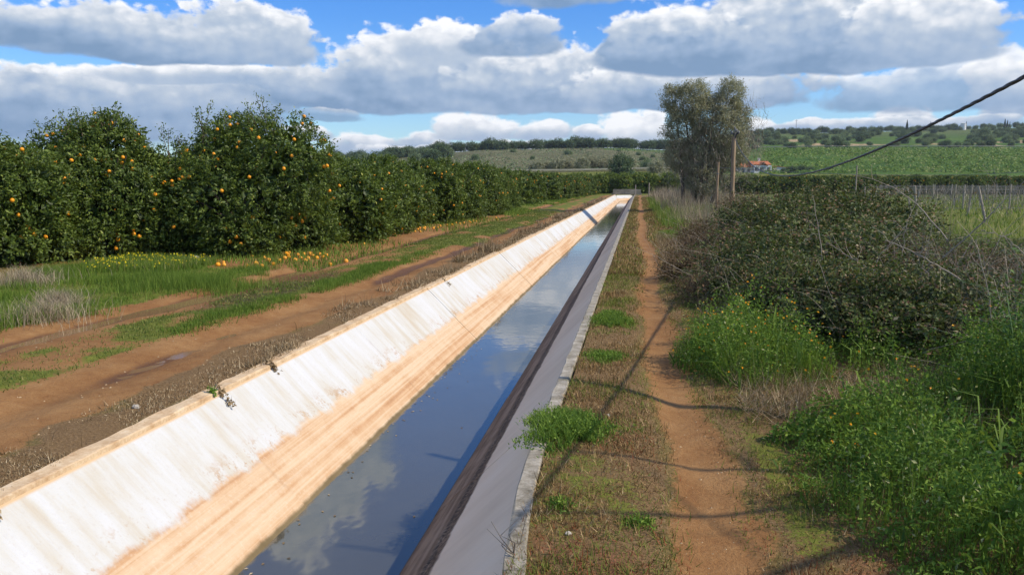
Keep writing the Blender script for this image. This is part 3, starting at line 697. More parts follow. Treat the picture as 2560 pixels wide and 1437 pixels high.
# its far span, from the pole to the second post and on
def span(name, Pa, Pb, sag, r, label=None, parent=None):
    t = np.linspace(0, 1, 30); Pa = np.array(Pa); Pb = np.array(Pb)
    q_ = Pa + (Pb - Pa) * t[:, None]; q_[:, 2] -= sag * 4 * t * (1 - t)
    o = link(name, MB().tube(q_, r, 4).me(name, M['cable'], True), parent)
    if label: thing(o, label, 'cable')
    return o
x2, y2 = at(2125, 48.); post3 = empty('wooden_post', (x2, y2, H1(x2, y2)))
thing(post3, 'slim pale post standing alone behind the bramble thicket, before the dark orchard belt', 'post')
link('shaft', pole_mesh('shaft', zat(418, 48.), .045, .04, M['grey_wood'], np.random.RandomState(8)), post3)
a1 = at(1785, 38.); a3 = at(2560, 62.)
span('fence_wire', (a1[0], a1[1], zat(419, 38.)), (a3[0], a3[1], zat(428, 62.)), .35, .012, 'thin level wire running right from the thinner wooden post')
# two slim posts by the bridge
for (pxx, d_, top, lab, mt) in ((1584, 100., 462, 'thin grey post at the right edge of the canal in front of the footbridge', M['grey_wood']),
                                (1617, 94., 457, 'thin post at the right side of the path before the dry grass', M['grey_wood'])):
    x_, y_ = at(pxx, d_)
    e_ = empty('boundary_post', (x_, y_, H1(x_, y_))); thing(e_, lab, 'post')
    link('shaft', pole_mesh('shaft', zat(top, d_), .07, .06, mt, np.random.RandomState(int(pxx))), e_)

# ------------------------------------------------------------------ trees: generators
def crown_points(lobes, n, rs, shell=.28, rough=.16, fr=3.):
    lobes = np.array(lobes, float); area = (lobes[:, 3] * lobes[:, 4] + lobes[:, 4] * lobes[:, 5] + lobes[:, 3] * lobes[:, 5]); pr = area / area.sum()
    P = []; N = []
    while sum(map(len, P)) < n:
        m_ = n * 2; k = rs.choice(len(lobes), m_, p=pr); d = unit(rs.randn(m_, 3))
        bump = np.sin(d[:, 0] * fr * 2.1 + k) * np.sin(d[:, 1] * fr * 2.7 + 2 * k) * np.sin(d[:, 2] * fr * 2.3 + 3 * k)
        r = 1 + rough * bump - np.abs(rs.randn(m_)) * shell * .5
        c = lobes[k, :3]; q = c + d * lobes[k, 3:] * r[:, None]
        dd = (((q[:, None, :] - lobes[None, :, :3]) / lobes[None, :, 3:]) ** 2).sum(2)
        ok = (dd < .62).sum(1) == 0
        ok &= q[:, 2] > .03
        P.append(q[ok]); N.append(unit(d[ok] / lobes[k[ok], 3:]))
    return np.vstack(P)[:n], np.vstack(N)[:n]
def twiggy(lobes, ntwig, per, L, W, rs, spread=.11, shell=.3, rough=.16, up=.35, tint_fn=None, core=True, fr=3.):
    P, N = crown_points(lobes, ntwig, rs, shell, rough, fr)
    td = unit(N + np.array([0, 0, up]) + rs.randn(ntwig, 3) * .45)
    k = np.repeat(np.arange(ntwig), per); m_ = len(k)
    s_ = rs.rand(m_)
    off = td[k] * (s_ * spread * 2.2)[:, None] + rs.randn(m_, 3) * spread * .42
    Q = P[k] + off
    nn = unit(td[k] * .5 + unit(rs.randn(m_, 3)) * .9 + np.array([0, 0, .35]))
    tw = rs.rand(ntwig) * .55
    t = np.clip(tw[k] + rs.rand(m_) * .5 - .05 + (rs.rand(m_) > .985) * .5, 0, 1)
    Ls = L * (.7 + .6 * rs.rand(m_)); ok = Q[:, 2] > .02
    out = [leaves(Q[ok], nn[ok], Ls[ok], Ls[ok] * W, rs, axis=(td[k] + off * 3)[ok], tint=t[ok])]
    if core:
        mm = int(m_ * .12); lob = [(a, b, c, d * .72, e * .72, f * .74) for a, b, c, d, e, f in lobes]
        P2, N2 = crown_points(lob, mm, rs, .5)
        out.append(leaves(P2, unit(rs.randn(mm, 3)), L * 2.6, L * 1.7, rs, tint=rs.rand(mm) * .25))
    return out
def orange_lobes(w, h, rs, n=9):
    lob = [(0, 0, h * .42, w * .62, w * .62, h * .44)]
    for i in range(n):
        a = i / n * 2 * math.pi + rs.rand() * .6; r_ = w * (.42 + .14 * rs.rand())
        z_ = h * (.28 + .38 * rs.rand()); lob.append((math.cos(a) * r_, math.sin(a) * r_, z_, w * (.34 + .1 * rs.rand()), w * (.34 + .1 * rs.rand()), min(z_ * 1.02, h * (.28 + .1 * rs.rand()))))
    for i in range(n):
        a = i / n * 2 * math.pi + rs.rand(); r_ = w * .56
        lob.append((math.cos(a) * r_, math.sin(a) * r_, h * .16, w * .32, w * .32, h * .2))
    for i in range(4):
        a = rs.rand() * 6.28; r_ = w * .3 * rs.rand(); lob.append((math.cos(a) * r_, math.sin(a) * r_, h * (.72 + .1 * rs.rand()), w * (.25 + .1 * rs.rand()), w * (.25 + .1 * rs.rand()), h * .2))
    return lob
def shoots(tops, rs, L, W, n=46):
    """leafy water shoots standing out of the crown"""
    out = []; mb = MB()
    for (x_, y_, z_, ln, lx, ly) in tops:
        for b in range(4):
            d = unit(np.array([lx + rs.randn() * .3, ly + rs.randn() * .3, 1.])); l_ = ln * (.55 + .45 * rs.rand()); base = np.array([x_, y_, z_]) + rs.randn(3) * .07
            t = rs.rand(n); Q = base + d * (t * l_)[:, None] + rs.randn(n, 3) * (.045 + .05 * (1 - t))[:, None]
            out.append(leaves(Q, unit(rs.randn(n, 3) + np.array([0, 0, .4])), L * (.7 + .5 * rs.rand(n)), L * W, rs, axis=d + rs.randn(n, 3) * .6, tint=np.clip(.3 + rs.rand(n) * .6, 0, 1)))
            mb.tube([base - d * .3, base + d * l_ * .9], [.012, .004], 4, False)
    return out, mb
def uv_sphere(r, n=10, k=7):
    V = [(0, 0, r)]; F = []
    for i in range(1, k):
        for j in range(n): V.append((r * math.sin(math.pi * i / k) * math.cos(2 * math.pi * j / n), r * math.sin(math.pi * i / k) * math.sin(2 * math.pi * j / n), r * math.cos(math.pi * i / k) * .95))
    V.append((0, 0, -r * .95)); last = len(V) - 1
    for j in range(n):
        F.append((0, 1 + j, 1 + (j + 1) % n)); F.append((last, 1 + (k - 2) * n + (j + 1) % n, 1 + (k - 2) * n + j))
    for i in range(k - 2):
        for j in range(n):
            a = 1 + i * n + j; b = 1 + i * n + (j + 1) % n; F.append((a, a + n, b + n)); F.append((a, b + n, b))
    return np.array(V), np.array(F)
OV, OF = uv_sphere(.04)
fruit_me = mesh_from('fruit', OV, OF, M['orange_peel'], smooth=True)
fallen_me = mesh_from('fallen_fruit', OV * np.array([1, 1, .92]), OF, M['old_orange'], smooth=True)
def fruit_spots(lobes, n, rs):
    P, N = crown_points(lobes, n * 3, rs, .08, .14)
    ok = (P[:, 2] > .25); P = P[ok][:n]; N = N[ok][:n]
    # hang in small groups
    for i in range(0, len(P) - 2, 4): P[i + 1] = P[i] + rs.randn(3) * .06
    return P + N * (.0 + .14 * rs.rand(len(P), 1))
def orange_tree_proto(w, h, seed, ntwig, per, leafL, nfruit, single, tops=(), mat='orange_leaf'):
    rs = np.random.RandomState(seed); lob = orange_lobes(w / 2 / .95, h, rs)
    root = empty('orange_tree', (0, 0, 0))
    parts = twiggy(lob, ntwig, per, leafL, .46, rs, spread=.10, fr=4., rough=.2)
    tw = None
    if tops:
        sh, tw = shoots(tops, rs, leafL * .95, .42); parts += sh
    leafobj('crown', parts, M[mat], root)
    mb = MB(); mb.tube([(0, 0, -.1), (.03, .02, .35), (0, 0, .7)], [.12, .09, .08], 8)
    for i in range(7):
        a = i * .9 + rs.rand(); e = np.array([math.cos(a) * w * .33, math.sin(a) * w * .33, h * (.5 + .3 * rs.rand())]); mb.tube([(0, 0, .55), e * .5 + np.array([0, 0, .25]), e], [.06, .035, .012], 5, False)
    if tw: mb.add(np.vstack(tw.V), np.vstack(tw.F))
    link('trunk', mb.me('trunk', M['bark'], True), root)
    Fp = fruit_spots(lob, nfruit, rs)
    if single:
        for p in Fp: link('orange', fruit_me, root, tuple(p), (rs.rand() * 6, rs.rand() * 6, 0))
    else:
        V = (Fp[:, None, :] + OV[None] * 1.05).reshape(-1, 3); F = (np.arange(len(Fp))[:, None, None] * len(OV) + OF[None]).reshape(-1, 3)
        kind(link('oranges', mesh_from('oranges', V, F, M['orange_peel'], smooth=True), root), 'stuff')
    return root
ORD = ['first', 'second', 'third', 'fourth', 'fifth', 'sixth', 'seventh', 'eighth', 'ninth', 'tenth', 'eleventh', 'twelfth', 'thirteenth', 'fourteenth', 'fifteenth', 'sixteenth',
       'seventeenth', 'eighteenth', 'nineteenth', 'twentieth', 'twenty-first', 'twenty-second', 'twenty-third', 'twenty-fourth', 'twenty-fifth', 'twenty-sixth', 'twenty-seventh', 'twenty-eighth']
GR = 'orange trees along the left side of the canal'
# near trees, each with a crown of its own
near_trees = [  # photo bearing, distance, width, height, seed, shoots, label
    (-70, 15.6, 4.4, 2.45, 21, [(.9, -.6, 2.2, .5, .1, 0)], 'bushy orange tree cut by the left edge of the photo'),
    (270, 17.6, 3.5, 3.02, 22, [(-.35, -.3, 2.7, .62, 0, 0), (.35, -.2, 2.8, .5, 0, 0), (0, .2, 2.8, .4, 0, 0)], 'tall narrow-topped orange tree standing behind the strip of yellow flowers'),
    (610, 18.6, 4.7, 3.05, 23, [(-1.25, -.6, 2.3, .55, -.1, 0), (-.55, -.5, 2.65, .72, 0, 0), (-.1, -.4, 2.7, .5, 0, 0), (.35, -.3, 2.75, .55, .1, 0), (.72, -.4, 2.75, .95, -.1, 0), (.95, -.4, 2.6, .7, .2, 0), (1.75, -.3, 1.9, .5, .25, 0)], 'largest orange tree with leafy shoots sticking up over fallen fruit'),
]
protos = []
for (bx_, d_, w_, h_, sd_, tops, lab) in near_trees:
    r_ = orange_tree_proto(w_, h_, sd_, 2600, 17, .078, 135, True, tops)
    x_, y_ = at(bx_, d_); r_.location = (x_, y_, H1(x_, y_) - .03); r_.rotation_euler = (0, 0, YAW)
    thing(r_, lab, 'orange tree', GR); protos.append(r_)
mids = [orange_tree_proto(3.9, 2.65, 31, 1500, 15, .105, 60, False, [(.3, 0, 2.4, .35, 0, 0), (-.6, .2, 2.2, .4, 0, 0)]),
        orange_tree_proto(3.6, 2.5, 32, 1500, 15, .105, 60, False, [(-.2, .3, 2.3, .4, 0, 0)])]
fars = [orange_tree_proto(3.8, 2.5, 41, 620, 11, .19, 40, False), orange_tree_proto(3.6, 2.5, 42, 620, 11, .19, 40, False)]
pale = [orange_tree_proto(3.8, 2.5, 51, 620, 11, .19, 6, False, (), 'pale_orange_leaf')]
used = {}
def place_tree(pool, i, x_, y_, rot, sc, label, group=GR):
    p = pool[i % len(pool)]
    r_ = p if id(p) not in used else copy_tree(p)
    used[id(p)] = 1
    r_.location = (x_, y_, H1(x_, y_) - .04); r_.rotation_euler = (0, 0, rot); r_.scale = sc
    thing(r_, label, 'orange tree', group); return r_
rs = np.random.RandomState(77)
# front row goes on to the far end of the canal
y_ = 24.3; i = 0
rowx = lambda y: np.interp(y, [24, 34, 40, 44, 55, 75, 108, 130], [-9.4, -8.4, -8.1, -8.9, -9.6, -8.8, -7.4, -7.])
place_tree(mids, 0, *at(830, 22.0), .4, (.95, 1., .86), 'rounded orange tree right of the tallest one, above the fallen oranges')
place_tree(mids, 1, *at(905, 24.6), 1.4, (.92, .95, .84), 'lower orange tree between the rounded tree and the long hedge-like row')
y_ = 27.8
while y_ < 128:
    pool = mids if y_ < 50 else fars
    sc = (1 + .12 * rs.randn() * .6, 1 + .06 * rs.randn(), (.93 + .07 * rs.rand()) * (1. if y_ > 34 else .97))
    place_tree(pool, i, float(rowx(y_)) + rs.randn() * .18, y_, rs.rand() * 6.28, sc, '%s orange tree of the hedge-like row that recedes beside the canal' % ORD[min(i, 27)])
    i += 1; y_ += 3.5 + rs.rand() * .3
# rows behind: fill the gaps between crowns
j = 0
for (x_, y_) in [(-13.8, 12.2), (-14.2, 16.2), (-13.6, 20.2), (-13.2, 24.), (-13., 28.), (-13., 32.), (-13.2, 36.), (-18.4, 18.), (-18., 24.), (-18., 30.)]:
    place_tree(mids, j, x_ + rs.randn() * .2, y_, rs.rand() * 6, (1, 1, .9 if j < 4 else .96), 'orange tree of the second row, half hidden behind the front trees', 'orange trees of the second row'); j += 1
for k in range(20):
    place_tree(fars, k, -14.2 + rs.randn() * .3, 40 + k * 4.2, rs.rand() * 6, (1.1, 1.1, 1.0), 'orange tree of the second row, half hidden behind the front trees', 'orange trees of the second row')
# pale young grove closing the view behind the bridge
k = 0
for d_ in (119., 126.):
    for bx_ in range(1452, 1690, 52):
        x_, y_ = at(bx_ + rs.randn() * 8, d_); place_tree(pale, 0, x_, y_, rs.rand() * 6, (1.15, 1.1, 1.16), 'yellow-green orange tree of the %s clump from the left behind the footbridge, %s line' % (ORD[k % 5], 'near' if d_ < 122 else 'far'), 'pale orange trees behind the footbridge'); k += 1
# dark orchard belt on the right, beyond the vineyard
k = 0
for row, d_ in enumerate((108., 114., 121., 129.)):
    bx_ = 1845 - row * 8; k0_ = k
    while bx_ < 2700:
        x_, y_ = at(bx_, d_); place_tree(fars, k, x_, y_, rs.rand() * 6, (1.12, 1.12, .98 + .07 * rs.rand()), 'dark orange tree %s in the %s line of the belt beyond the vineyard' % (ORD[min(k - k0_, 27)], ['front', 'second', 'third', 'last'][row]), 'orchard belt beyond the vineyard'); k += 1
        bx_ += 3.3 / d_ * FPX * (1 + .08 * rs.randn())
# extra fruit seen in front of the near trees is part of them; fallen oranges are things of their own
fallen = [(640, 662), (655, 668), (672, 655), (700, 655), (712, 650), (722, 648), (738, 655), (752, 650), (760, 641), (770, 650), (776, 640), (782, 645), (792, 648), (800, 640), (808, 647), (815, 643), (684, 663), (620, 668), (560, 668), (545, 668),
          (825, 655), (865, 655), (910, 612), (930, 598), (940, 603), (948, 596), (1000, 585), (1062, 572), (1085, 570), (1100, 567), (1130, 565), (1150, 562), (1160, 560), (1176, 558), (1190, 555), (1240, 545), (1245, 548),
          (1020, 580), (1045, 577), (1118, 566), (1140, 560), (720, 642), (716, 641), (764, 655), (745, 642)]
rs = np.random.RandomState(5)
for i, (a, b) in enumerate(fallen):
    x_, y_ = ground_pt(a, b); o = link('fallen_orange', fallen_me if rs.rand() < .5 else fruit_me, None, (x_, y_, H1(x_, y_) + .03), (rs.rand() * 6, rs.rand() * 6, 0))
    s_ = 1 + .25 * rs.rand(); o.scale = (s_, s_, s_)
    thing(o, 'fallen orange on the red soil %s' % ('under the largest orange tree' if a < 860 else 'at the foot of the receding row'), 'orange', 'fallen oranges %s' % ('under the largest tree' if a < 860 else 'along the receding row'))
for i in range(24):
    y_ = 14.5 + rs.rand() ** 1.5 * 26; xb = np.interp(y_, [14, 20, 28, 40], [-8.0, -7.7, -7.1, -6.6]); x_ = xb + rs.randn() * .25
    o = link('fallen_orange', fallen_me, None, (x_, y_, H1(x_, y_) + .03), (rs.rand() * 6, rs.rand() * 6, 0)); n_ = y_ < 20
    thing(o, 'fallen orange on the red soil %s' % ('under the largest orange tree' if n_ else 'at the foot of the receding row'), 'orange', 'fallen oranges %s' % ('under the largest tree' if n_ else 'along the receding row'))

# ------------------------------------------------------------------ tall grey tree on the right bank
def grey_tree():
    rs = np.random.RandomState(90); d_ = 45.; x_, y_ = at(1760, d_); root = empty('grey_tree', (x_, y_, H1(x_, y_)), YAW)
    thing(root, 'tall airy grey-green tree with two heads beside the cable pole', 'tree')
    k_ = d_ / FPX
    def Lx(p): return (p - 1760) * k_
    def Lz(p): return zat(p, d_)
    q = d_ / 52.
    lob = [(Lx(1703), 0, Lz(268), 1.0 * q, 1.2 * q, 1.0 * q), (Lx(1672), .3, Lz(250), .62 * q, .7 * q, .62 * q), (Lx(1722), -.3, Lz(243), .72 * q, .9 * q, .62 * q), (Lx(1812), .1, Lz(238), .62 * q, .8 * q, .75 * q),
           (Lx(1795), .1, Lz(278), .9 * q, 1. * q, .9 * q), (Lx(1705), .4, Lz(330), 1.15 * q, 1.2 * q, 1.2 * q), (Lx(1790), -.2, Lz(330), 1.2 * q, 1.3 * q, 1.2 * q), (Lx(1735), .2, Lz(395), 1.1 * q, 1.2 * q, 1.2 * q), (Lx(1838), .4, Lz(305), .55 * q, .8 * q, .8 * q), (Lx(1745), 0, Lz(450), 1. * q, 1.1 * q, 1. * q), (Lx(1752), .3, Lz(300), 1.05 * q, 1.1 * q, 1.2 * q), (Lx(1765), .3, Lz(370), 1.3 * q, 1.2 * q, 1.3 * q), (Lx(1690), .3, Lz(395), .7 * q, .8 * q, .9 * q), (Lx(1815), -.3, Lz(390), .8 * q, .8 * q, .9 * q)]
    parts = twiggy(lob, 4200, 15, .11, .34, rs, spread=.17, shell=.9, rough=.3, up=.5, core=False)
    P, N = crown_points(lob, 5200, rs, 1.7, .1); nn = len(P)
    parts.append(leaves(P, unit(rs.randn(nn, 3)), .15, .05, rs, tint=rs.rand(nn) * .5))
    leafobj('crown', parts, M['grey_leaf'], root)
    mb = MB(); stems = []
    for i in range(9):
        bx_ = rs.randn() * .45; tx = Lx([1668, 1690, 1715, 1735, 1755, 1780, 1805, 1825, 1850][i]); tz = Lz([260, 240, 250, 250, 300, 250, 225, 280, 330][i]); ty = rs.randn() * .5
        b0 = np.array([bx_ - .4, rs.randn() * .3, -.2]); e = np.array([tx, ty, tz]); m1 = b0 + (e - b0) * .35 + np.array([-.15 * np.sign(tx) , rs.randn() * .15, .25]); m2 = b0 + (e - b0) * .7 + rs.randn(3) * .15
        mb.tube([b0, m1, m2, e], [.13, .09, .05, .015], 6); stems += [(m1, e), (m2, e)]
    link('trunk', mb.me('trunk', M['bark'], True), root)
    # bare twigs: the right and lower part of the crown is mostly leafless
    n = 9500; cx_ = np.concatenate([rs.normal(Lx(1815), 1.15, n // 2), rs.normal(Lx(1745), 1.1, n - n // 2)]); cz = np.concatenate([rs.normal(Lz(370), 1.35, n // 2), rs.normal(Lz(420), 1.1, n - n // 2)])
    ok = (cz > .3) & (cz < Lz(250)) & (cx_ > Lx(1650)) & (cx_ < Lx(1893)); cx_ = cx_[ok]; cz = cz[ok]; n = len(cx_)
    ok = ~((cx_ > Lx(1850)) & (cz < Lz(470))); cx_ = cx_[ok]; cz = cz[ok]; n = len(cx_)
    P = np.stack([cx_, rs.normal(0, .75, n), cz], 1)
    v = blades(P, .25 + .5 * rs.rand(n), .02, rs, 2.2, 1, tint=.3 + .5 * rs.rand(n))
    # lean outward from the middle
    leafobj('bare_twigs', [v], M['twig'], root)
    return root
grey_tree()
# dead-leaved shrubs beside its foot
def blob_shrub(name, seed, w, h, ntw, per, L, matk, wid=.5, fr=3.5):
    rs = np.random.RandomState(seed); n = 6
    lob = [(0, 0, h * .45, w * .38, w * .38, h * .5)] + [(math.cos(a) * w * .28, math.sin(a) * w * .28, h * (.3 + .25 * rs.rand()), w * .26, w * .26, h * (.3 + .1 * rs.rand())) for a in np.arange(n) * 6.283 / n + rs.rand()]
    V, F, t = merge(twiggy(lob, ntw, per, L, wid, rs, spread=L * 1.3, fr=fr, rough=.2))
    return mesh_from(name, V, F, M[matk], {'tint': t})
# ------------------------------------------------------------------ far trees
olive_me = [blob_shrub('tree_crown', 200 + i, 5.2, 3.4 + .4 * i, 240, 9, .42, 'olive') for i in range(3)]
grey_me = [blob_shrub('tree_crown', 220 + i, 5.2, 3.8, 200, 8, .38, 'grey_leaf') for i in range(2)]
pine_me = [blob_shrub('tree_crown', 210 + i, 6.4, 5.0, 300, 10, .46, 'pine') for i in range(3)]
def far_tree(name, me, bx_, d_, sc, label, group, cat='tree', zoff=0., trunk=True):
    x_, y_ = at(bx_, d_); z = float(far_height(np.array([x_]), np.array([y_]))[0])
    o = link(name, me, None, (x_, y_, z + zoff), (0, 0, rnd.random() * 6.28)); o.scale = (sc[0], sc[0], sc[1])
    thing(o, label, cat, group); return o
rs = np.random.RandomState(40)
# line of trees on the crest of the left hill
bx_ = 985
while bx_ < 1720:
    d_ = 392 + rs.randn() * 5; s_ = .75 + .35 * rs.rand()
    far_tree('hilltop_tree', pine_me[rs.randint(3)], bx_, d_, (s_, s_ * (.75 + .25 * rs.rand())), 'dark round tree along the crest of the dry pasture hill, %s third of the line' % ('left' if bx_ < 1230 else 'middle' if bx_ < 1475 else 'right'), 'trees along the crest of the left hill')
    bx_ += rs.choice([10, 14, 18, 26, 30])
for bx_ in range(840, 1130, 13):
    far_tree('hillside_tree', (pine_me + olive_me)[rs.randint(6)], bx_ + rs.randn() * 5, 330 + rs.randn() * 26, (.75 + .3 * rs.rand(), .75 + .3 * rs.rand()), 'dark tree on the low wooded shoulder, %s' % ('around the distant cottage' if bx_ < 960 else 'joining the crest of the pasture hill'), 'trees on the wooded shoulder')
for bx_ in range(-120, 860, 26):
    far_tree('hillside_tree', pine_me[rs.randint(3)], bx_ + rs.randn() * 5, 300 + rs.randn() * 20, (1, .9), 'dark tree far behind the orange orchard', 'trees far behind the orchard')
# bushes on the pasture slope
for (a, b, s_) in [(1417, 392, .55), (1283, 384, .42), (1470, 395, .3), (1330, 400, .3), (1590, 392, .35), (1600, 405, .4), (1625, 396, .3), (1190, 398, .5), (1540, 385, .25), (1450, 382, .2)]:
    d_ = np.interp(b, [373, 394, 412, 427], [390, 300, 250, 215]); far_tree('pasture_bush', olive_me[rs.randint(3)], a, d_, (s_, s_), 'small dark bush alone on the open pasture slope', 'bushes dotted on the pasture slope', 'bush')
for i in range(34):
    a = 1335 + i * 7.2 + rs.randn() * 4; d_ = 222 + rs.randn() * 5
    far_tree('scrub_bush', grey_me[rs.randint(2)], a, d_, (.42 + .3 * rs.rand(), .45 + .5 * rs.rand() * (.4 + .6 * (a > 1380))), 'grey-green scrub bush behind the pale road parapet, %s of the broad dark bush' % ('far left' if a < 1420 else 'just left' if a < 1540 else 'right'), 'scrub bushes behind the pale road', 'bush')
far_tree('broad_bush', pine_me[1], 1548, 168., (.68, 1.02), 'broad dark bush standing alone in front of the pale road', None, 'bush')
for (a, d_, s_) in [(1650, 150., .55), (1672, 145., .6), (1690, 120., .5), (1635, 190., .7), (1610, 205., .6), (1665, 205., .8), (1700, 170., .8), (1735, 150., .6), (1720, 110., .4), (1760, 112., .45), (1800, 150., .5), (1830, 135., .5)]:
    far_tree('scrub_bush', (olive_me + grey_me)[rs.randint(5)], a, d_, (s_, s_ * 1.15), 'grey scrub bush behind the tall dry grass near the grey tree', 'scrub bushes round the grey tree', 'bush')
# right hillside with scattered trees
n_ = 0
while n_ < 270:
    u_ = 1800 + rs.rand() * 860; t_ = rs.rand(); d_ = 305 + 300 * t_ ** .8
    if d_ < 400 and rs.rand() < .45: continue
    if vn(u_, d_ * .6, 60, 5) < .3: continue
    s_ = (.38 + .42 * rs.rand()) * (.75 if d_ < 360 else 1.)
    far_tree('olive_tree', (olive_me * 2 + pine_me)[rs.randint(9)], u_, d_, (s_, s_ * (.85 + .3 * rs.rand())), 'grey-green tree %s, %s part of right hillside' % ('just above the guard rail' if d_ < 380 else 'halfway up the slope' if d_ < 500 else 'high up', 'left' if u_ < 2050 else 'middle' if u_ < 2300 else 'right'), 'trees scattered over the right hillside'); n_ += 1
bx_ = 1760
while bx_ < 2680:
    s_ = .5 + .45 * rs.rand(); far_tree('olive_tree', (olive_me * 2 + pine_me)[rs.randint(9)], bx_, 612 + rs.randn() * 8, (s_, s_), 'grey-green tree on the right skyline, %s' % ('left of the cypresses' if bx_ < 2165 else 'between the first cypress and the water tank' if bx_ < 2379 else 'right of the water tank'), 'trees on the right skyline'); bx_ += 8 + rs.rand() * 12
def cypress_me(seed):
    rs = np.random.RandomState(seed); n = 700; z = rs.rand(n) ** .8; a = rs.rand(n) * 6.28; r_ = .95 * np.sin(np.clip(z * 1.02 + .06, 0, 1) * np.pi) ** .6 * (1 - z * .55)
    P = np.stack([np.cos(a) * r_, np.sin(a) * r_, z * 8.], 1); v = leaves(P, np.stack([np.cos(a), np.sin(a), .3 + 0 * a], 1), .9, .4, rs, axis=np.tile([0, 0, 1.], (n, 1)))
    return mesh_from('tree_crown', v[0], v[1], M['cypress'], {'tint': v[2]})
cyp = [cypress_me(1), cypress_me(2)]
for i, (a, top, w_) in enumerate([(2169, 322, .8), (2242, 301, 1.1), (2299, 305, .6), (2386, 304, .6), (2480, 298, .9), (2486, 301, .8), (2492, 305, .5), (2523, 306, .5), (2544, 302, 1.2), (1672 + 400, 322, .5)]):
    d_ = 606.; x_, y_ = at(a, d_); z0 = float(far_height(np.array([x_]), np.array([y_]))[0]); hh = max(3., zat(top, d_) - z0)
    o = link('cypress_tree', cyp[i % 2], None, (x_, y_, z0), (0, 0, i)); o.scale = (w_, w_, hh / 8.)
    thing(o, '%s slim dark cypress from the left on the right skyline' % ORD[i if i < 9 else 0], 'cypress', 'cypresses on the skyline')
# water tank, masts, buildings
x_, y_ = at(2379, 600.); z0 = float(far_height(np.array([x_]), np.array([y_]))[0])
t_ = empty('water_tank', (x_, y_, z0)); thing(t_, 'round white water tank on the right skyline', 'tank')
hh = zat(309, 600.) - z0
link('drum', MB().tube([(0, 0, -1), (0, 0, hh - .5), (0, 0, hh)], [1.9, 1.9, 1.8], 16).me('drum', M['whitewash']), t_); link('lid', MB().tube([(0, 0, hh + .01), (0, 0, hh + .35)], [2.05, 1.2], 16).me('lid', M['cream']), t_)
for (a, d_, top, lab) in ((1972, 590., 299, 'thin mast on the right hill crest'), (992, 395., 364, 'thin mast with a small cross bar on the left horizon'), (1014, 390., 371, 'short thin pole on the left horizon among trees')):
    x_, y_ = at(a, d_); z0 = float(far_height(np.array([x_]), np.array([y_]))[0]); e_ = empty('mast', (x_, y_, z0)); thing(e_, lab, 'mast'); hh = zat(top, d_) - z0
    link('shaft', MB().tube([(0, 0, -1), (0, 0, hh)], [.22, .12], 5).me('shaft', M['iron']), e_); link('crossbar', MB().tube([(-1., 0, hh * .93), (1., 0, hh * .93)], .1, 4).me('crossbar', M['iron']), e_)
def gable_roof(x0, x1, y0, y1, z0, z1, over, axis='x'):
    x0 -= over; x1 += over; y0 -= over; y1 += over; mb = MB(); t = .12
    ym = (y0 + y1) / 2
    if axis == 'x': V = [(x0, y0, z0), (x1, y0, z0), (x1, ym, z1), (x0, ym, z1), (x0, y1, z0), (x1, y1, z0)]
    else:
        xm = (x0 + x1) / 2; V = [(x0, y1, z0), (x0, y0, z0), (xm, y0, z1), (xm, y1, z1), (x1, y1, z0), (x1, y0, z0)]
    V = np.array(V, float); V2 = V - np.array([0, 0, t]); nV = 6
    F = [(0, 1, 2, 3), (3, 2, 5, 4), (0 + nV, 3 + nV, 2 + nV, 1 + nV), (3 + nV, 4 + nV, 5 + nV, 2 + nV), (0, nV, 1 + nV, 1), (4, 5, 5 + nV, 4 + nV), (0, 3, 3 + nV, nV), (3, 4, 4 + nV, 3 + nV), (1, 1 + nV, 2 + nV, 2), (2, 2 + nV, 5 + nV, 5)]
    return mb.add(np.vstack([V, V2]), F)
def wall_box(root, lo, hi, mat): return box_part('wall', lo, hi, mat, root)
hd_ = 214.; hs = hd_ / FPX
x_, y_ = at(1886, hd_); zb = zat(434, hd_); house = empty('farmhouse', (x_, y_, zb), YAW * -.0 + math.atan2(-(x_), y_) * 0 - .35 * 0 + YAW)
thing(house, 'small whitewashed farmhouse with orange tiled roof and arched porch', 'house')
wl = wall_box(house, (-1.6, 1.2, -1), (3.0, 6., 2.35), M['whitewash'])
link('roof', gable_roof(-1.9, 3.1, .2, 6.2, 2.4, 3.35, .15).me('roof', M['roof_tile']), house)
link('porch_roof', gable_roof(-.3, 1.9, -.9, 1.4, 2.05, 3.05, .12, 'y').me('porch_roof', M['roof_tile']), house)
mb = MB()
for px0 in (-1.55, -.25, 1.65, 2.85): mb.box((px0, -.75, -1), (px0 + .22, -.5, 2.02))
mb.box((-1.55, -.78, 1.75), (3.07, -.48, 2.08)); mb.box((-1.5, -.74, -.5), (3.0, -.55, .55))
link('porch', mb.me('porch', M['whitewash']), house)
for a0, a1 in ((-.02, .5), (1.15, 1.65)): link('arch', MB().tube([(a0 + (a1 - a0) / 2 + math.cos(t) * (a1 - a0) / 2 * 1., -.63, 1.35 + math.sin(t) * .42) for t in np.linspace(0, math.pi, 9)], .09, 4).me('arch', M['whitewash']), house)
for wx in (-1.05, 2.2): link('window', MB().box((wx, 1.16, .75), (wx + .75, 1.19, 1.65)).me('window', M['glass_dark']), house)
link('door', MB().box((.5, 1.15, -.2), (1.2, 1.19, 1.8)).me('door', M['glass_dark']), house)
link('chimney', MB().box((.6, 3., 3.0), (1.1, 3.5, 4.0)).box((.52, 2.92, 4.0), (1.18, 3.58, 4.12)).me('chimney', M['whitewash']), house)
annex = empty('old_outbuilding', (0, 0, 0), YAW); x2, y2 = at(1856, hd_ + 1); annex.location = (x2, y2, zb)
thing(annex, 'grey run-down outbuilding with low tiled roof left of the farmhouse', 'outbuilding')
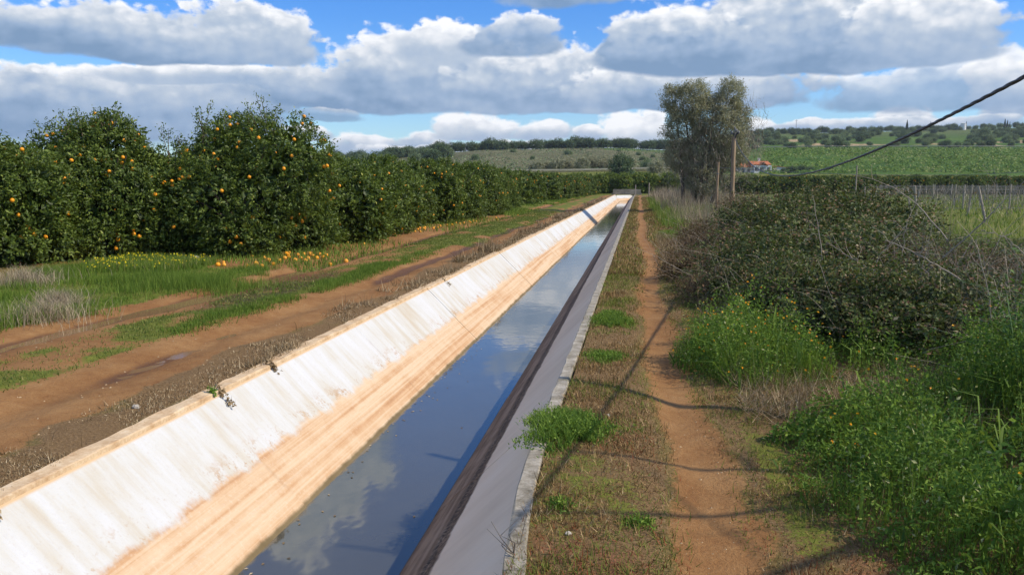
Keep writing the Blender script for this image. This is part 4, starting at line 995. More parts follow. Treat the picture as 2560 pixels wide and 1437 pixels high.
wall_box(annex, (-1.8, 0, -1), (1.5, 5, 1.75), M['cream']); link('roof', gable_roof(-1.8, 1.5, 0, 5, 1.78, 2.9, .15).me('roof', M['roof_tile']), annex)
link('door', MB().box((-1.4, -.03, -.2), (-.7, .01, 1.4)).me('door', M['glass_dark']), annex); link('window', MB().box((.2, -.03, .4), (.9, .01, 1.2)).me('window', M['glass_dark']), annex)
shed = empty('shed', (0, 0, 0), YAW); x2, y2 = at(1948, hd_); shed.location = (x2, y2, zb)
thing(shed, 'long cream shed with a flat reddish roof right of the farmhouse', 'shed')
wall_box(shed, (-1.95, 0, -1), (1.75, 3.2, 1.45), M['cream']); mb = MB().add([(-2.05, -.15, 1.95), (1.85, -.15, 1.5), (1.85, 3.4, 1.6), (-2.05, 3.4, 2.05), (-2.05, -.15, 1.8), (1.85, -.15, 1.47), (1.85, 3.4, 1.5), (-2.05, 3.4, 1.9)], [(0, 1, 2, 3), (7, 6, 5, 4), (0, 4, 5, 1), (1, 5, 6, 2), (2, 6, 7, 3), (3, 7, 4, 0)])
link('roof', mb.me('roof', M['roof_tile']), shed); link('gable', MB().add([(-1.95, 0, 1.45), (1.75, 0, 1.45), (-1.95, 0, 1.83), (-1.95, .1, 1.45), (1.75, .1, 1.45), (-1.95, .1, 1.83)], [(0, 1, 2), (3, 5, 4)]).me('gable', M['cream']), shed)
yard = [at(1825, 205.), at(2010, 205.), at(2000, 222.), at(1820, 222.)]
o = link('yard_wall', MB().box((0, 0, -1), (9.5, .2, .35)).me('yard_wall', M['earth_pale']), None, (*at(1900, 209.), zat(436, 209.)), (0, 0, YAW)); thing(o, 'low earth-coloured yard wall in front of the farmhouse', 'wall')
# bushes in front of the house and shed
for (a, d_, s_) in ((1966, 209., .42), (1948, 208., .3), (1990, 212., .45), (2010, 214., .35), (2060, 216., .3)):
    o = far_tree('garden_bush', pine_me[0], a, d_, (s_, s_ * .8), 'dark garden bush beside the cream shed', 'garden bushes by the shed', 'bush')
x2, y2 = at(931, 345.); fh = empty('distant_cottage', (x2, y2, zat(404, 345.)), YAW + .3); thing(fh, 'tiny white cottage with red roof on the left horizon', 'house')
wall_box(fh, (-1.8, 0, -2), (1.8, 3, 1.2), M['whitewash']); link('roof', gable_roof(-1.8, 1.8, 0, 3, 1.25, 2.2, .2).me('roof', M['roof_tile']), fh)
# pale road and a guard rail, draped on the slope
def ribbon(name, pts, w, mat, lift=.06):
    pts = np.array(pts); V = []
    tan = np.gradient(pts[:, :2], axis=0); tan /= np.linalg.norm(tan, axis=1)[:, None]
    nn = np.stack([-tan[:, 1], tan[:, 0]], 1)
    for p, n2 in zip(pts, nn):
        for s_ in (-.5, .5): V.append((p[0] + n2[0] * w * s_, p[1] + n2[1] * w * s_, p[2] + lift))
    F = [(2 * i, 2 * i + 2, 2 * i + 3, 2 * i + 1) for i in range(len(pts) - 1)]
    V = np.array(V); return MB().add(V, [f[::-1] for f in F]).me(name, mat)
road_pts = []
for a in np.linspace(1180, 1760, 40):
    d_ = 196.; x2, y2 = at(a, d_); road_pts.append((x2, y2, zat(np.interp(a, [1180, 1290, 1440, 1640, 1760], [434, 431, 430, 425, 424]), d_)))
V = []; rp = np.array(road_pts)
o = link('embankment_road', MB().add(np.vstack([rp + [-.3, -1.2, -3.0], rp + [0, 0, .35], rp + [.6, 4., .38], rp + [.8, 7., -3.]]),
     [(i + a * 40, i + 1 + a * 40, i + 1 + (a + 1) * 40, i + (a + 1) * 40) for a in range(3) for i in range(39)]).me('embankment_road', M['hill'])); kind(o, 'structure')
o = link('pale_road_wall', MB().add(np.vstack([rp + [0, 0, .36], rp + [0, 0, .72], rp + [.1, .35, .72], rp + [.1, .35, .36]]),
     [(i + a * 40, i + 1 + a * 40, i + 1 + ((a + 1) % 4) * 40, i + ((a + 1) % 4) * 40) for a in range(3) for i in range(39)]).me('pale_road_wall', M['asphalt_pale']))
thing(o, 'long low pale parapet along the road at the foot of the pasture hill', 'wall')
rail = empty('guard_rail', (*at(2200, 302.), 0)); thing(rail, 'thin grey guard rail line along the top of the green embankment', 'guard rail')
ro = np.array(rail.location); gp = []
for a in np.linspace(1880, 2700, 60):
    x2, y2 = at(a, 298.); gp.append((x2, y2, float(far_height(np.array([x2]), np.array([y2]))[0]) + 1.0))
gp = np.array(gp); link('rail', MB().tube(gp - ro, .12, 4).me('rail', M['iron']), rail)
mb = MB()
for p in gp[::3]: mb.box(tuple(p - ro - [.07, .07, 1.1]), tuple(p - ro + [.07, .07, .02]))
link('rail_posts', mb.me('rail_posts', M['iron']), rail)

rs = np.random.RandomState(44)
n_ = 8000; u_ = 1890 + 820 * rs.rand(n_); d_ = 196 + 104 * rs.rand(n_); L_ = (u_ - 1280) / FPX * d_ / math.cos(PITCH)
x_ = cF[0] * d_ + cR[0] * L_; y_ = cF[1] * d_ + cR[1] * L_; ok = rs.rand(n_) < (.25 + .75 * sst(fbm(x_, y_, 9, 90), .3, .65)); x_ = x_[ok]; y_ = y_[ok]; n_ = len(x_)
P = np.stack([x_, y_, far_height(x_, y_) + .35], 1); v = leaves(np.repeat(P, 3, 0) + rs.randn(n_ * 3, 3) * [.5, .5, .25], rs.randn(n_ * 3, 3) * .6 + [.2, -.4, .8], .5 + .5 * rs.rand(n_ * 3), .45, rs, tint=np.repeat(rs.rand(n_), 3))
o = leafobj('embankment_scrub', [v], M['embank']); kind(o, 'stuff'); o['label'] = 'low scrub and weeds covering the green embankment'
n_ = 5000; u_ = 900 + 820 * rs.rand(n_); d_ = 215 + 175 * rs.rand(n_); L_ = (u_ - 1280) / FPX * d_ / math.cos(PITCH)
x_ = cF[0] * d_ + cR[0] * L_; y_ = cF[1] * d_ + cR[1] * L_; P = np.stack([x_, y_, far_height(x_, y_) + .2], 1); v = leaves(P, rs.randn(n_, 3), .5 + .5 * rs.rand(n_), .4, rs)
o = leafobj('pasture_scrub', [v], M['olive']); kind(o, 'stuff'); o['label'] = 'low heath scattered over the dry pasture hill'
# ------------------------------------------------------------------ vineyard
def vineyard():
    rs = np.random.RandomState(60); proto = None; k = 0
    me = [pole_mesh('post', 1.4, .05, .042, M['pale_wood'], np.random.RandomState(i), n=6, k=5) for i in range(4)]
    rows = []
    for bx0, dys in ((2225, None),): pass
    # rows run across the view, 7 to 9 m apart
    for r_i, d_ in enumerate((30., 37., 45., 54., 64., 76., 90.)):
        row = []; bx_ = 2150 + r_i * 6 - (r_i % 2) * 20 + (130 if d_ < 40 else 0)
        while bx_ < 2640:
            x2, y2 = at(bx_, d_ + rs.randn() * .2); z = H1(x2, y2)
            o = link('vineyard_post', me[k % 4], None, (x2, y2, z), ((rs.randn() * .12 if d_ < 40 else rs.randn() * .04), rs.randn() * (.12 if d_ < 40 else .05), rs.rand() * 6))
            thing(o, 'grey wooden vineyard post, %s from the left in the %s row of the wire trellis' % (ORD[len(row)], ['nearest', 'second', 'third', 'fourth', 'fifth', 'sixth', 'farthest'][r_i]), 'post', 'vineyard trellis posts')
            row.append((x2, y2, z)); k += 1; bx_ += (2.6 if d_ < 50 else 6.) / d_ * FPX
        rows.append(row)
        if len(row) > 1:
            ra = np.array(row); o = None
            mb = MB()
            for hgt in (.55, .9, 1.22):
                mb.tube(ra + [0, 0, hgt], .006 if d_ < 50 else .010, 3, False)
            o = link('trellis_wires', mb.me('trellis_wires', M['iron']), None); thing(o, 'three thin wires strung along the %s row of vineyard posts' % ['nearest', 'second', 'third', 'fourth', 'fifth', 'sixth', 'farthest'][r_i], 'wire', 'vineyard trellis wires')
            # bare vines: trunk and canes
            P = []; n = int(120 * len(row) ** .5); t = rs.rand(n) * (len(row) - 1); i0 = t.astype(int); f = (t - i0)[:, None]
            Q = ra[i0] * (1 - f) + ra[np.minimum(i0 + 1, len(row) - 1)] * f; Q = Q + np.stack([rs.randn(n) * .1, rs.randn(n) * .1, .3 + rs.rand(n) * .8], 1)
            v1 = blades(Q, .35 + .3 * rs.rand(n), .014 + .0003 * d_, rs, .9, 1)
            o = leafobj('bare_vines', [v1], M['twig']); kind(o, 'stuff'); o['label'] = 'bare brown vine canes tangled on the trellis wires'
vineyard()

# ------------------------------------------------------------------ brambles on the right
def leafy_canes(rs, n, w, h, L):
    out = []
    for i in range(n):
        a = rs.rand() * 6.283; d = np.array([math.cos(a), math.sin(a), 0]); b = d * w * .3 * rs.rand() + [0, 0, h * .55]; ln = .3 + .5 * rs.rand(); m_ = 26
        t = rs.rand(m_); q = b + np.outer(t * ln, d); q[:, 2] += h * (.35 + .3 * rs.rand()) * np.sin(t * (1.6 + .9 * rs.rand())) + rs.randn(m_) * .02; q[:, :2] += rs.randn(m_, 2) * .02
        out.append(leaves(q, rs.randn(m_, 3) + [0, 0, .6], L * (.6 + .6 * rs.rand(m_)), L * .55, rs, tint=rs.rand(m_)))
    return out
def bramble_mesh(seed, w=2.2, h=1.25, ntw=800, per=11, L=.064, mt='bramble_leaf'):
    rs = np.random.RandomState(seed); lob = [(0, 0, h * .42, w * .36, w * .36, h * .5)]
    for a in np.arange(7) * .9 + rs.rand(): lob.append((math.cos(a) * w * .33, math.sin(a) * w * .33, h * (.22 + .3 * rs.rand()), w * (.2 + .08 * rs.rand()), w * (.2 + .08 * rs.rand()), h * (.24 + .14 * rs.rand())))
    n = 1000; P, N = crown_points(lob, n, rs, .4, .4, 7.); tg = blades(P - [0, 0, .08], .2 + .4 * rs.rand(n) ** 2, .005, rs, 1.2, 1, tint=.955 + .045 * rs.rand(n))
    V, F, t = merge([tg] + twiggy(lob, ntw, per, L, .62, rs, spread=.10, shell=.8, rough=.5, fr=7.) + leafy_canes(rs, 34, w, h, L))
    return mesh_from('foliage', V, F, M[mt], {'tint': t})
bram_me = [bramble_mesh(300 + i) for i in range(4)]
brown_me = [bramble_mesh(330 + i, 2.0, .8, 700, 10, .04, 'dead_bramble') for i in range(2)]
bram_far = [bramble_mesh(310 + i, 2.4, 1.25, 620, 9, .085) for i in range(2)]
def arc_cane(rs, base, d, ln, rise, r=.006, n=10, curl=1.):
    t = np.linspace(0, 1, n); q = base + np.outer(t * ln, d); q[:, 2] += rise * (np.sin(t * math.pi * .62 * curl)) ; q += np.cumsum(rs.randn(n, 3), 0) * ln * .008
    return q
def canes_mesh(seed, n, spread, h, r=.006):
    rs = np.random.RandomState(seed); V = []; mb = MB()
    for i in range(n):
        a = rs.rand() * 6.283; b = np.array([rs.randn() * spread, rs.randn() * spread, rs.rand() * h * .5]); d = np.array([math.cos(a), math.sin(a), .15 * rs.randn()])
        q = arc_cane(rs, b, d, .4 + rs.rand() * 1.1, .3 + rs.rand() * h * .75, curl=.3 + rs.rand() * 1.); mb.tube(q, np.linspace(r, r * .4, len(q)) * (.6 + .8 * rs.rand()), 4, False)
    V = np.vstack(mb.V); return mesh_from('canes', V, np.vstack(mb.F), M['twig'], {'tint': rs.rand(len(V)) * .3 + .55})
cane_me = [canes_mesh(320 + i, 34, .55, .8, .004) for i in range(3)]
spots = []
rs = np.random.RandomState(70)
for (a, b, s_, hs_) in [(1850, 790, .62, .75), (1960, 835, .7, .8), (2080, 870, .72, .82), (2230, 900, .72, .85), (2400, 930, .8, .88), (2560, 960, .8, .86), (2700, 990, .85, .86),
                    (1790, 735, .62, .72), (1900, 750, .9, .95), (2040, 780, 1., 1.02), (2200, 800, 1., 1.02), (2370, 830, 1., 1.0), (2560, 850, 1., .96),
                    (1760, 660, .65, .72), (1840, 690, .9, .95), (1960, 700, 1.05, 1.1), (2120, 715, 1.1, 1.12), (2300, 730, 1.05, .98), (2480, 740, 1., .92), (2640, 750, 1.1, .95),
                    (1800, 620, .8, .78), (1880, 630, 1.05, 1.05), (1990, 640, 1.2, 1.22), (2100, 645, 1.2, 1.22), (2230, 655, 1.15, 1.0), (2380, 660, 1., .7), (2520, 665, 1., .7), (2660, 670, 1., .7)]:
    spots.append((a + 25, b - 6, s_, hs_ * (1 - .30 * float(sst(a, 2120, 2380))) * ((.62 + .26 * rs.rand()) if (1870 < a < 2230 and b < 800) else (.45 + .38 * rs.rand()) * (.84 if b < 800 else 1.)), 0))
for (a, b, s_, hs_) in [(1850, 578, 1., .85), (1910, 580, 1.3, 1.2), (2000, 585, 1.4, 1.3), (2090, 590, 1.4, 1.3), (2180, 590, 1.2, 1.05), (1890, 552, 1.4, 1.1), (1960, 552, 1.6, 1.3), (2050, 555, 1.6, 1.3), (2130, 556, 1.4, 1.2)]:
    if a > 1900 and b > 560: spots.append((a, b, s_ * .85, hs_ * (.34 + .2 * rs.rand()), 1))
BR = 'bramble bushes forming the thicket right of the path'
where = ['at its leading edge above the yellow-flowered weeds', 'in its middle', 'along its back towards the vineyard']
for i, (a, b, s_, hs_, fr_) in enumerate(spots):
    x2, y2 = ground_pt(a, b); y2 += .35; x2 += .22; e_ = empty('bramble_bush', (x2, y2, H1(x2, y2) - .03), rs.rand() * 6.28); e_.scale = (s_, s_, hs_)
    link('foliage', bram_far[i % 2] if fr_ else bram_me[i % 4], e_)
    if not fr_ or i % 2: link('canes', cane_me[i % 3], e_)
    thing(e_, 'dark bramble bush, %s' % ('%s from the left %s' % (ORD[i], where[0]) if i < 7 else '%s from the left %s' % (ORD[i - 7], where[1]) if i < 20 else '%s from the left %s' % (ORD[i - 20], where[2])), 'bramble bush', BR)
for i, (a, b, s_, lab) in enumerate([(1745, 705, .6, 'dead brown bramble mound at the left foot of the thicket'), (1800, 650, .75, 'dead reddish brown bramble mound left of the dark thicket'), (1770, 610, .7, 'withered brown brambles beside the green weeds'), (1815, 765, .5, 'low withered bramble heap at the corner of the thicket'),
        (1860, 560, 1.1, 'red-brown bramble patch at the foot of the cable pole'), (2230, 790, .75, 'withered brown bramble heap in front of the dark middle'), (2420, 800, .8, 'withered brown bramble heap before the right thicket')]):
    x2, y2 = ground_pt(a, b); e_ = empty('dead_bramble_bush', (x2, y2 + .3, H1(x2, y2) - .03), i); e_.scale = (s_, s_, s_ * 1.1)
    link('foliage', brown_me[i % 2], e_); link('canes', cane_me[(i + 1) % 3], e_); thing(e_, lab, 'bramble bush', BR)
rs_t = np.random.RandomState(171); n_ = 1500
x = 2.6 + 3.6 * rs_t.rand(n_); y = 6.2 + 3.2 * rs_t.rand(n_); zt = .15 + .75 * rs_t.rand(n_)
o = leafobj('twig_tangle', [blades(np.stack([x, y, height(x, y) + zt * (.6 + .5 * vn(x, y, .8, 3))], 1), .3 + .55 * rs_t.rand(n_) ** 2, .0035, rs_t, 1.0, 2, tint=.2 + .55 * rs_t.rand(n_), bend=.8)], M['twig']); kind(o, 'stuff'); o['label'] = 'tangle of thin grey dead twigs through the right part of the thicket'
# big bare canes that stand out individually (photo bearing/row at foot, tip)
def cane(foot, fd, tip, td_, r, mids_=(), label=''):
    rs_ = np.random.RandomState(int(foot[0] + tip[0])); pts = []
    for (a, b), d_ in [(foot, fd)] + list(mids_) + [(tip, td_)]:
        x2, y2 = at(a, d_); pts.append((x2, y2, zat(b, d_)))
    pts = np.array(pts); t = np.linspace(0, 1, len(pts)); tt = np.linspace(0, 1, 14)
    q = np.stack([np.interp(tt, t, pts[:, k]) for k in range(3)], 1)
    for _ in range(2): q[1:-1] = (q[:-2] + 2 * q[1:-1] + q[2:]) / 4
    q[1:-1] += rs_.randn(12, 3) * .006
    o0 = q[0].copy(); mb = MB(); mb.tube(q - o0, np.linspace(r, r * .4, 14) * .8, 5, False)
    for s_ in range(4):       # side twigs
        k = rs_.randint(4, 13); d = unit(rs_.randn(3) + np.array([0, 0, .5])); mb.tube([q[k] - o0, q[k] - o0 + d * .12, q[k] - o0 + d * .22 + rs_.randn(3) * .03], [r * .4, r * .3, r * .2], 3, False)
    V = np.vstack(mb.V); o = link('bare_cane', mesh_from('bare_cane', V, np.vstack(mb.F), M['twig'], {'tint': rs_.rand(len(V)) * .25 + .5}), None, tuple(o0))
    thing(o, label, 'dead cane', 'bare canes above the brambles')
cane((2070, 760), 9., (2020, 490), 9.5, .008, [((2045, 600), 9.2)], 'thin upright bare cane over the middle of the thicket, leaning left')
cane((2330, 860), 7.5, (2320, 560), 7.5, .007, [((2300, 700), 7.5)], 'tall pale stem standing straight in the tangle before the vineyard')
cane((2250, 740), 9., (2545, 445), 8.5, .012, [((2400, 600), 8.8), ((2470, 530), 8.6)], 'long stout bare cane slanting up to the right across the vineyard')
cane((2360, 600), 9., (2110, 436), 10., .009, [((2270, 500), 9.5), ((2190, 455), 9.8)], 'long pale cane arching up left above the brambles')
cane((2400, 700), 7., (2205, 600), 7.4, .01, [((2300, 640), 7.2)], 'pale stout cane slanting from upper left to lower right in the tangle')
cane((2200, 690), 8., (2060, 605), 8.5, .007, [((2120, 640), 8.2)], 'short thorny cane lying across the dark thicket')
cane((2110, 860), 7.4, (2040, 650), 7.6, .007, [((2100, 780), 7.5)], 'pale stem rising from the straw at the thicket edge')
cane((2250, 640), 9., (2290, 470), 9., .006, [((2255, 560), 9.)], 'thin curling twig tip against the orchard belt')
cane((2480, 760), 7., (2320, 840), 6.8, .008, [((2400, 790), 6.9)], 'bent cane lying low in front of the right thicket')
cane((2180, 720), 8., (2260, 560), 8., .007, [((2190, 640), 8.)], 'bare cane curving right over the dark leaves')
cane((2500, 900), 6., (2430, 600), 6.2, .008, [((2480, 760), 6.1)], 'tall grey cane near the right edge leaning left')
cane((2560, 640), 8., (2440, 575), 8.2, .008, [((2500, 590), 8.1)], 'arched cane entering from the right edge')
cane((2455, 560), 9., (2465, 420), 9., .005, [((2470, 480), 9.)], 'very thin forked twig rising to the green embankment')

# ------------------------------------------------------------------ grasses and weeds (stuff)
def scatter(n, x0, x1, y0, y1, rs, dens=None, ypow=1.):
    x = x0 + (x1 - x0) * rs.rand(n); y = y0 + (y1 - y0) * rs.rand(n) ** ypow
    if dens is not None:
        ok = rs.rand(n) < dens(x, y); x = x[ok]; y = y[ok]
    return np.stack([x, y, height(x, y)], 1)
def stuff(name, parts, mat, label):
    o = leafobj(name, parts, mat); kind(o, 'stuff'); o['label'] = label; return o
rs = np.random.RandomState(101)
# lush grass left of the track
P = scatter(90000, -10.2, -6.35, 3.5, 14.2, rs, lambda x, y: (.12 + .88 * sst(fbm(x, y, .8, 50), .36, .6)) * sst(-x + wob(y, 1) * .7 + (fbm(x, y, .6, 8) - .5), 6.4, 6.9), .8)
hh = .05 + .13 * sst(fbm(P[:, 0], P[:, 1], .9, 51), .35, .7)
stuff('verge_grass', [blades(P, hh * (.6 + .7 * rs.rand(len(P))), .009, rs, .4, 1, tint=rs.rand(len(P)) * .9)], M['grass'], 'lush green grass between the track and the orange trees')
P = scatter(42000, -8.6, -6.0, 14, 110, rs, lambda x, y: sst(fbm(x, y, 2.2, 52), .42, .6) * (.35 + .65 * sst(y, 36, 42)), 1.7)
stuff('row_grass', [blades(P, .07 + .12 * rs.rand(len(P)), .012 + P[:, 1] * .0006, rs, .4, 1, tint=rs.rand(len(P)) * .9)], M['grass'], 'green grass along the foot of the receding orange row')
# middle strips of the track
def strip_d(x, y):
    w = wob(y, 1) * .7
    return band(x - w, -5.1 + .25 * sst(y, 10, 6), -4.62, .14) * sst(fbm(x, y, .9, 54), .4, .56) * (1 - .8 * sst(y, 17, 19))
P = scatter(70000, -5.7, -4.2, 7.6, 19, rs, strip_d, .8)
stuff('track_grass', [blades(P, .02 + .06 * rs.rand(len(P)) * (1 + (vn(P[:, 0], P[:, 1], .3, 6) > .6)), .009, rs, .5, 1, tint=rs.rand(len(P)) * .75)], M['grass'], 'green grass strip growing between the wheel ruts')
P = scatter(150000, -6.7, -3.9, 3.8, 45, rs, lambda x, y: ground_masks(x, y)['green'] ** 1.5 * .85, 1.5)
stuff('moss_turf', [blades(P, .012 + .03 * rs.rand(len(P)), .006 + .0006 * P[:, 1], rs, .7, 1, tint=rs.rand(len(P)) * .9)], M['short_grass'], 'short mossy turf in the middle of the muddy track')
# pale dry grass tussocks at the far left
for (a, b, n_, r_, h_) in ((110, 800, 1300, .5, .34), (60, 720, 1300, .55, .38), (150, 760, 800, .35, .32)):
    cx_, cy_ = ground_pt(a, b); th_ = rs.rand(n_) * 6.28; rd = np.abs(rs.randn(n_)) * r_ * .6
    P = np.stack([cx_ + np.cos(th_) * rd, cy_ + np.sin(th_) * rd, 0 * rd], 1); P[:, 2] = height(P[:, 0], P[:, 1])
    o = leafobj('dry_tussock', [blades(P, h_ * (.3 + .7 * rs.rand(n_)) , .004, rs, .5, 2, tint=rs.rand(n_) * .7 + .3)], M['tall_dry'])
    thing(o, {110: 'feathery dry grass tussock nearest the wheel rut at the left', 60: 'feathery dry grass tussock cut by the left edge', 150: 'small dry tussock between grass and orange tree'}[a], 'grass tussock')
# a mound of long green grass
cx_, cy_ = ground_pt(480, 715); n_ = 5200; P = np.stack([rs.normal(cx_, .6, n_), rs.normal(cy_, .38, n_), np.zeros(n_)], 1); P[:, 2] = height(P[:, 0], P[:, 1])
o = leafobj('grass_mound', [blades(P, (.10 + .14 * rs.rand(n_)), .008, rs, .45, 1, tint=rs.rand(n_) * .8)], M['grass']); thing(o, 'taller mound of bright green grass beside the left wheel rut', 'grass clump')
# flowers under the trees
P = scatter(330, -9.9, -8.15, 12.4, 14.4, rs, lambda x, y: .2 + .8 * (fbm(x, y, .5, 88) > .5)); P[:, 2] += .10 + .10 * rs.rand(len(P)); n_ = len(P)
v1 = leaves(P, np.stack([rs.randn(n_) * .3, -.8 + 0 * rs.rand(n_), .8 + 0 * rs.rand(n_)], 1), .028, .028, rs, -.1, tint=rs.rand(n_)); v2 = leaves(P + [0, 0, .004], rs.randn(n_, 3) + [0, -.5, 1], .03, .03, rs, .1)
stuff('yellow_flowers', [v1, v2], M['yellow'], 'small yellow flowers in the grass below the orange trees')
P = scatter(9000, -10., -8.1, 12.6, 14.5, rs); n_ = len(P)
stuff('flower_stalks', [blades(P, .10 + .12 * rs.rand(n_), .012, rs, .3, 1)], M['grass'], 'green clover leaves and stalks under the yellow flowers')
# dry litter along the left coping
P = scatter(85000, -3.86, -3.22, 2.2, 80, rs, lambda x, y: sst(fbm(x, y, .5, 60), .36, .58) * sst(x + (fbm(x, y, .5, 61) - .5) * .9, -3.85, -3.45), 1.9); n_ = len(P)
hh = (.03 + .06 * rs.rand(n_) ** 2) * (.4 + 2.4 * sst(fbm(P[:, 0], P[:, 1], .7, 62), .45, .7)) * (1 + .8 * sst(P[:, 1], 8, 18))
stuff('dry_edge_grass', [blades(P, hh, .004 + .0005 * P[:, 1], rs, 1.8, 1, tint=rs.rand(n_))], M['dry_grass'], 'dry brown grass litter along the left coping')
P = scatter(900, -3.8, -3.3, 2.5, 60, rs, lambda x, y: sst(fbm(x, y, .9, 89), .5, .65), 1.6); n_ = len(P)
stuff('dry_weed_stems', [blades(P, .06 + .14 * rs.rand(n_), .002 + .0004 * P[:, 1], rs, .7, 2, tint=rs.rand(n_) * .6)], M['dry_grass'], 'thin brown dead weed stems at the left coping')
# right verge: trampled dry grass
def vd(x, y): return np.clip(1 - 1.15 * np.exp(-((x - path_c(y)) / .23) ** 2), 0, 1) * (.35 + .65 * sst(fbm(x, y, .35, 64), .3, .6))
P = scatter(170000, -.52, 1.9, 2.6, 14, rs, vd, 1.35); n_ = len(P)
g = fbm(P[:, 0], P[:, 1], .6, 66); rd = fbm(P[:, 0], P[:, 1], .8, 31)
tt = rs.rand(n_) * .72; gr = rs.rand(n_) < sst(g, .36, .62) * .9; tt = np.where(gr, .77 + rs.rand(n_) * .17, tt); tt = np.where((rd > .54) & (P[:, 1] < 5) & (rs.rand(n_) < .2), 1., tt)
stuff('right_verge_grass', [blades(P, (.010 + .05 * rs.rand(n_) ** 2.5) * (.5 + 1.2 * vn(P[:, 0], P[:, 1], .22, 33)), .0035 + .0005 * P[:, 1], rs, 1.3, 1, tint=tt)], M['verge'], 'short trampled dry grass and moss beside the footpath')
P = scatter(60000, -.5, 1.4, 14, 90, rs, vd, 1.6); n_ = len(P)
stuff('far_verge_grass', [blades(P, .03 + .08 * rs.rand(n_) ** 2, .008 + .0006 * P[:, 1], rs, .8, 1, tint=np.where(rs.rand(n_) < .3, .8 + .15 * rs.rand(n_), rs.rand(n_) * .7))], M['verge'], 'dry grass beside the far part of the footpath')
# green weed tufts at the right coping
def weed_tuft(a, b, rx, ry, h_, n_, label, mat='weed_leaf', seed=0):
    rs = np.random.RandomState(seed + a); cx_, cy_ = ground_pt(a, b); th_ = rs.rand(n_) * 6.28; rd = rs.rand(n_) ** .7 * (1 + .3 * np.sin(th_ * 3 + a) + .2 * np.sin(th_ * 7)) * (.8 + .4 * rs.rand(n_))
    P = np.stack([np.cos(th_) * rd * rx, np.sin(th_) * rd * ry, 0 * rd], 1); x = P[:, 0] + cx_; y = P[:, 1] + cy_; z0 = height(x, y)
    base = H1(cx_, cy_); P[:, 2] = z0 - base
    fall = np.sqrt(np.clip(1.05 - rd ** 2 * .8, 0.05, 1)); hh = h_ * fall * (.45 + .55 * rs.rand(n_))
    v1 = blades(P, hh * 1.15, .007, rs, .7, 2, tint=rs.rand(n_) * .9)
    nl = n_ // 2; k = rs.randint(0, n_, nl); Q = P[k] + np.stack([rs.randn(nl) * .02, rs.randn(nl) * .02, hh[k] * rs.rand(nl)], 1)
    v2 = leaves(Q, rs.randn(nl, 3) + [0, 0, 1.], .022, .011, rs, tint=rs.rand(nl) * .9)
    o = leafobj('weed_clump', [v1, v2], M[mat], None, (cx_, cy_, base)); thing(o, label, 'weed clump'); return o
weed_tuft(1415, 1075, .30, .42, .13, 2600, 'bright green leafy weed clump overhanging the right coping in the foreground')
weed_tuft(1530, 800, .24, .55, .12, 2200, 'green weed patch at the right coping, second from the viewer')
weed_tuft(1515, 893, .22, .3, .05, 1300, 'low flat green weed patch between the two larger clumps by the coping')
weed_tuft(1400, 1265, .07, .09, .06, 160, 'tiny green seedling rosette near the right coping')
weed_tuft(1600, 1300, .09, .1, .05, 160, 'tiny green weed between coping and path')
weed_tuft(1700, 560, .7, 3., .25, 2600, 'green weeds right of the path ahead of the tall dry grass')
weed_tuft(1680, 590, .6, 2., .2, 2200, 'bright green grass at the right path edge')
weed_tuft(1640, 520, .6, 4., .25, 1600, 'green weed patch at the path under the shadow')
# leafy weeds with yellow flowers, foreground right
def weed_bed(name, outline_fn, x0, x1, y0, y1, n, h_, L, rs, mat, label, flowers=0, blades_n=0, blade_h=.3):
    x = x0 + (x1 - x0) * rs.rand(n); y = y0 + (y1 - y0) * rs.rand(n); w = outline_fn(x, y); ok = rs.rand(n) < np.clip(w * 3, 0, 1) ; x = x[ok]; y = y[ok]; w = w[ok]; m_ = len(x)
    top = h_ * np.clip(w, 0, 1) ** .5 * (.15 + 1.9 * sst(fbm(x, y, .38, 71, 3), .25, .8)) * (.6 + .8 * vn(x, y, .07, 13)); zz = (1 - rs.rand(m_) ** 1.5 * .9) * top
    P = np.stack([x, y, height(x, y) + zz], 1); t = np.clip(rs.rand(m_) * .55 + (vn(x, y, .25, 9) - .5) * .5 + .38 * zz / (top + .01) * vn(x, y, .11, 15), 0, .96); t = np.where(rs.rand(m_) > .965, 1., t)
    Ls = L * (.6 + .8 * rs.rand(m_)) * (.7 + .6 * vn(x, y, .3, 12))
    parts = [leaves(P, rs.randn(m_, 3) * 1. + [.15, -.2, .5], Ls, Ls * (.3 + .3 * vn(x, y, .4, 17)), rs, tint=t)]
    k = rs.randint(0, m_, m_ // 5); Q = np.stack([x[k], y[k], height(x[k], y[k])], 1); parts.append(blades(Q, top[k] * (.6 + .4 * rs.rand(len(k))), .004, rs, .5, 1, tint=t[k]))
    if blades_n:
        k = rs.randint(0, m_, blades_n); Q = np.stack([x[k], y[k], height(x[k], y[k]) + .0], 1); parts.append(blades(Q, top[k] + blade_h * (.2 + .6 * rs.rand(blades_n)), .011 + .01 * rs.rand(blades_n), rs, .45, 2, tint=rs.rand(blades_n) * .7, bend=1.2))
    o = leafobj(name, parts, M[mat]); 
    if flowers:
        k = rs.randint(0, m_, flowers); Q = np.stack([x[k], y[k], height(x[k], y[k]) + top[k] * (.95 + .12 * rs.rand(flowers)) + .01], 1)
        v = [leaves(Q, rs.randn(flowers, 3) * .5 + [0, -.5, .9], .022, .018, rs, .25, tint=rs.rand(flowers)), leaves(Q, rs.randn(flowers, 3) * .5 + [0, -.5, .9], .020, .017, rs, .2, tint=rs.rand(flowers))]
        f_ = leafobj('flowers', v, M['marigold'], o); kind(f_, 'stuff')
    return kind(o, 'stuff') if label is None else (o.__setitem__('label', label), kind(o, 'stuff'))[1]
rs = np.random.RandomState(130)
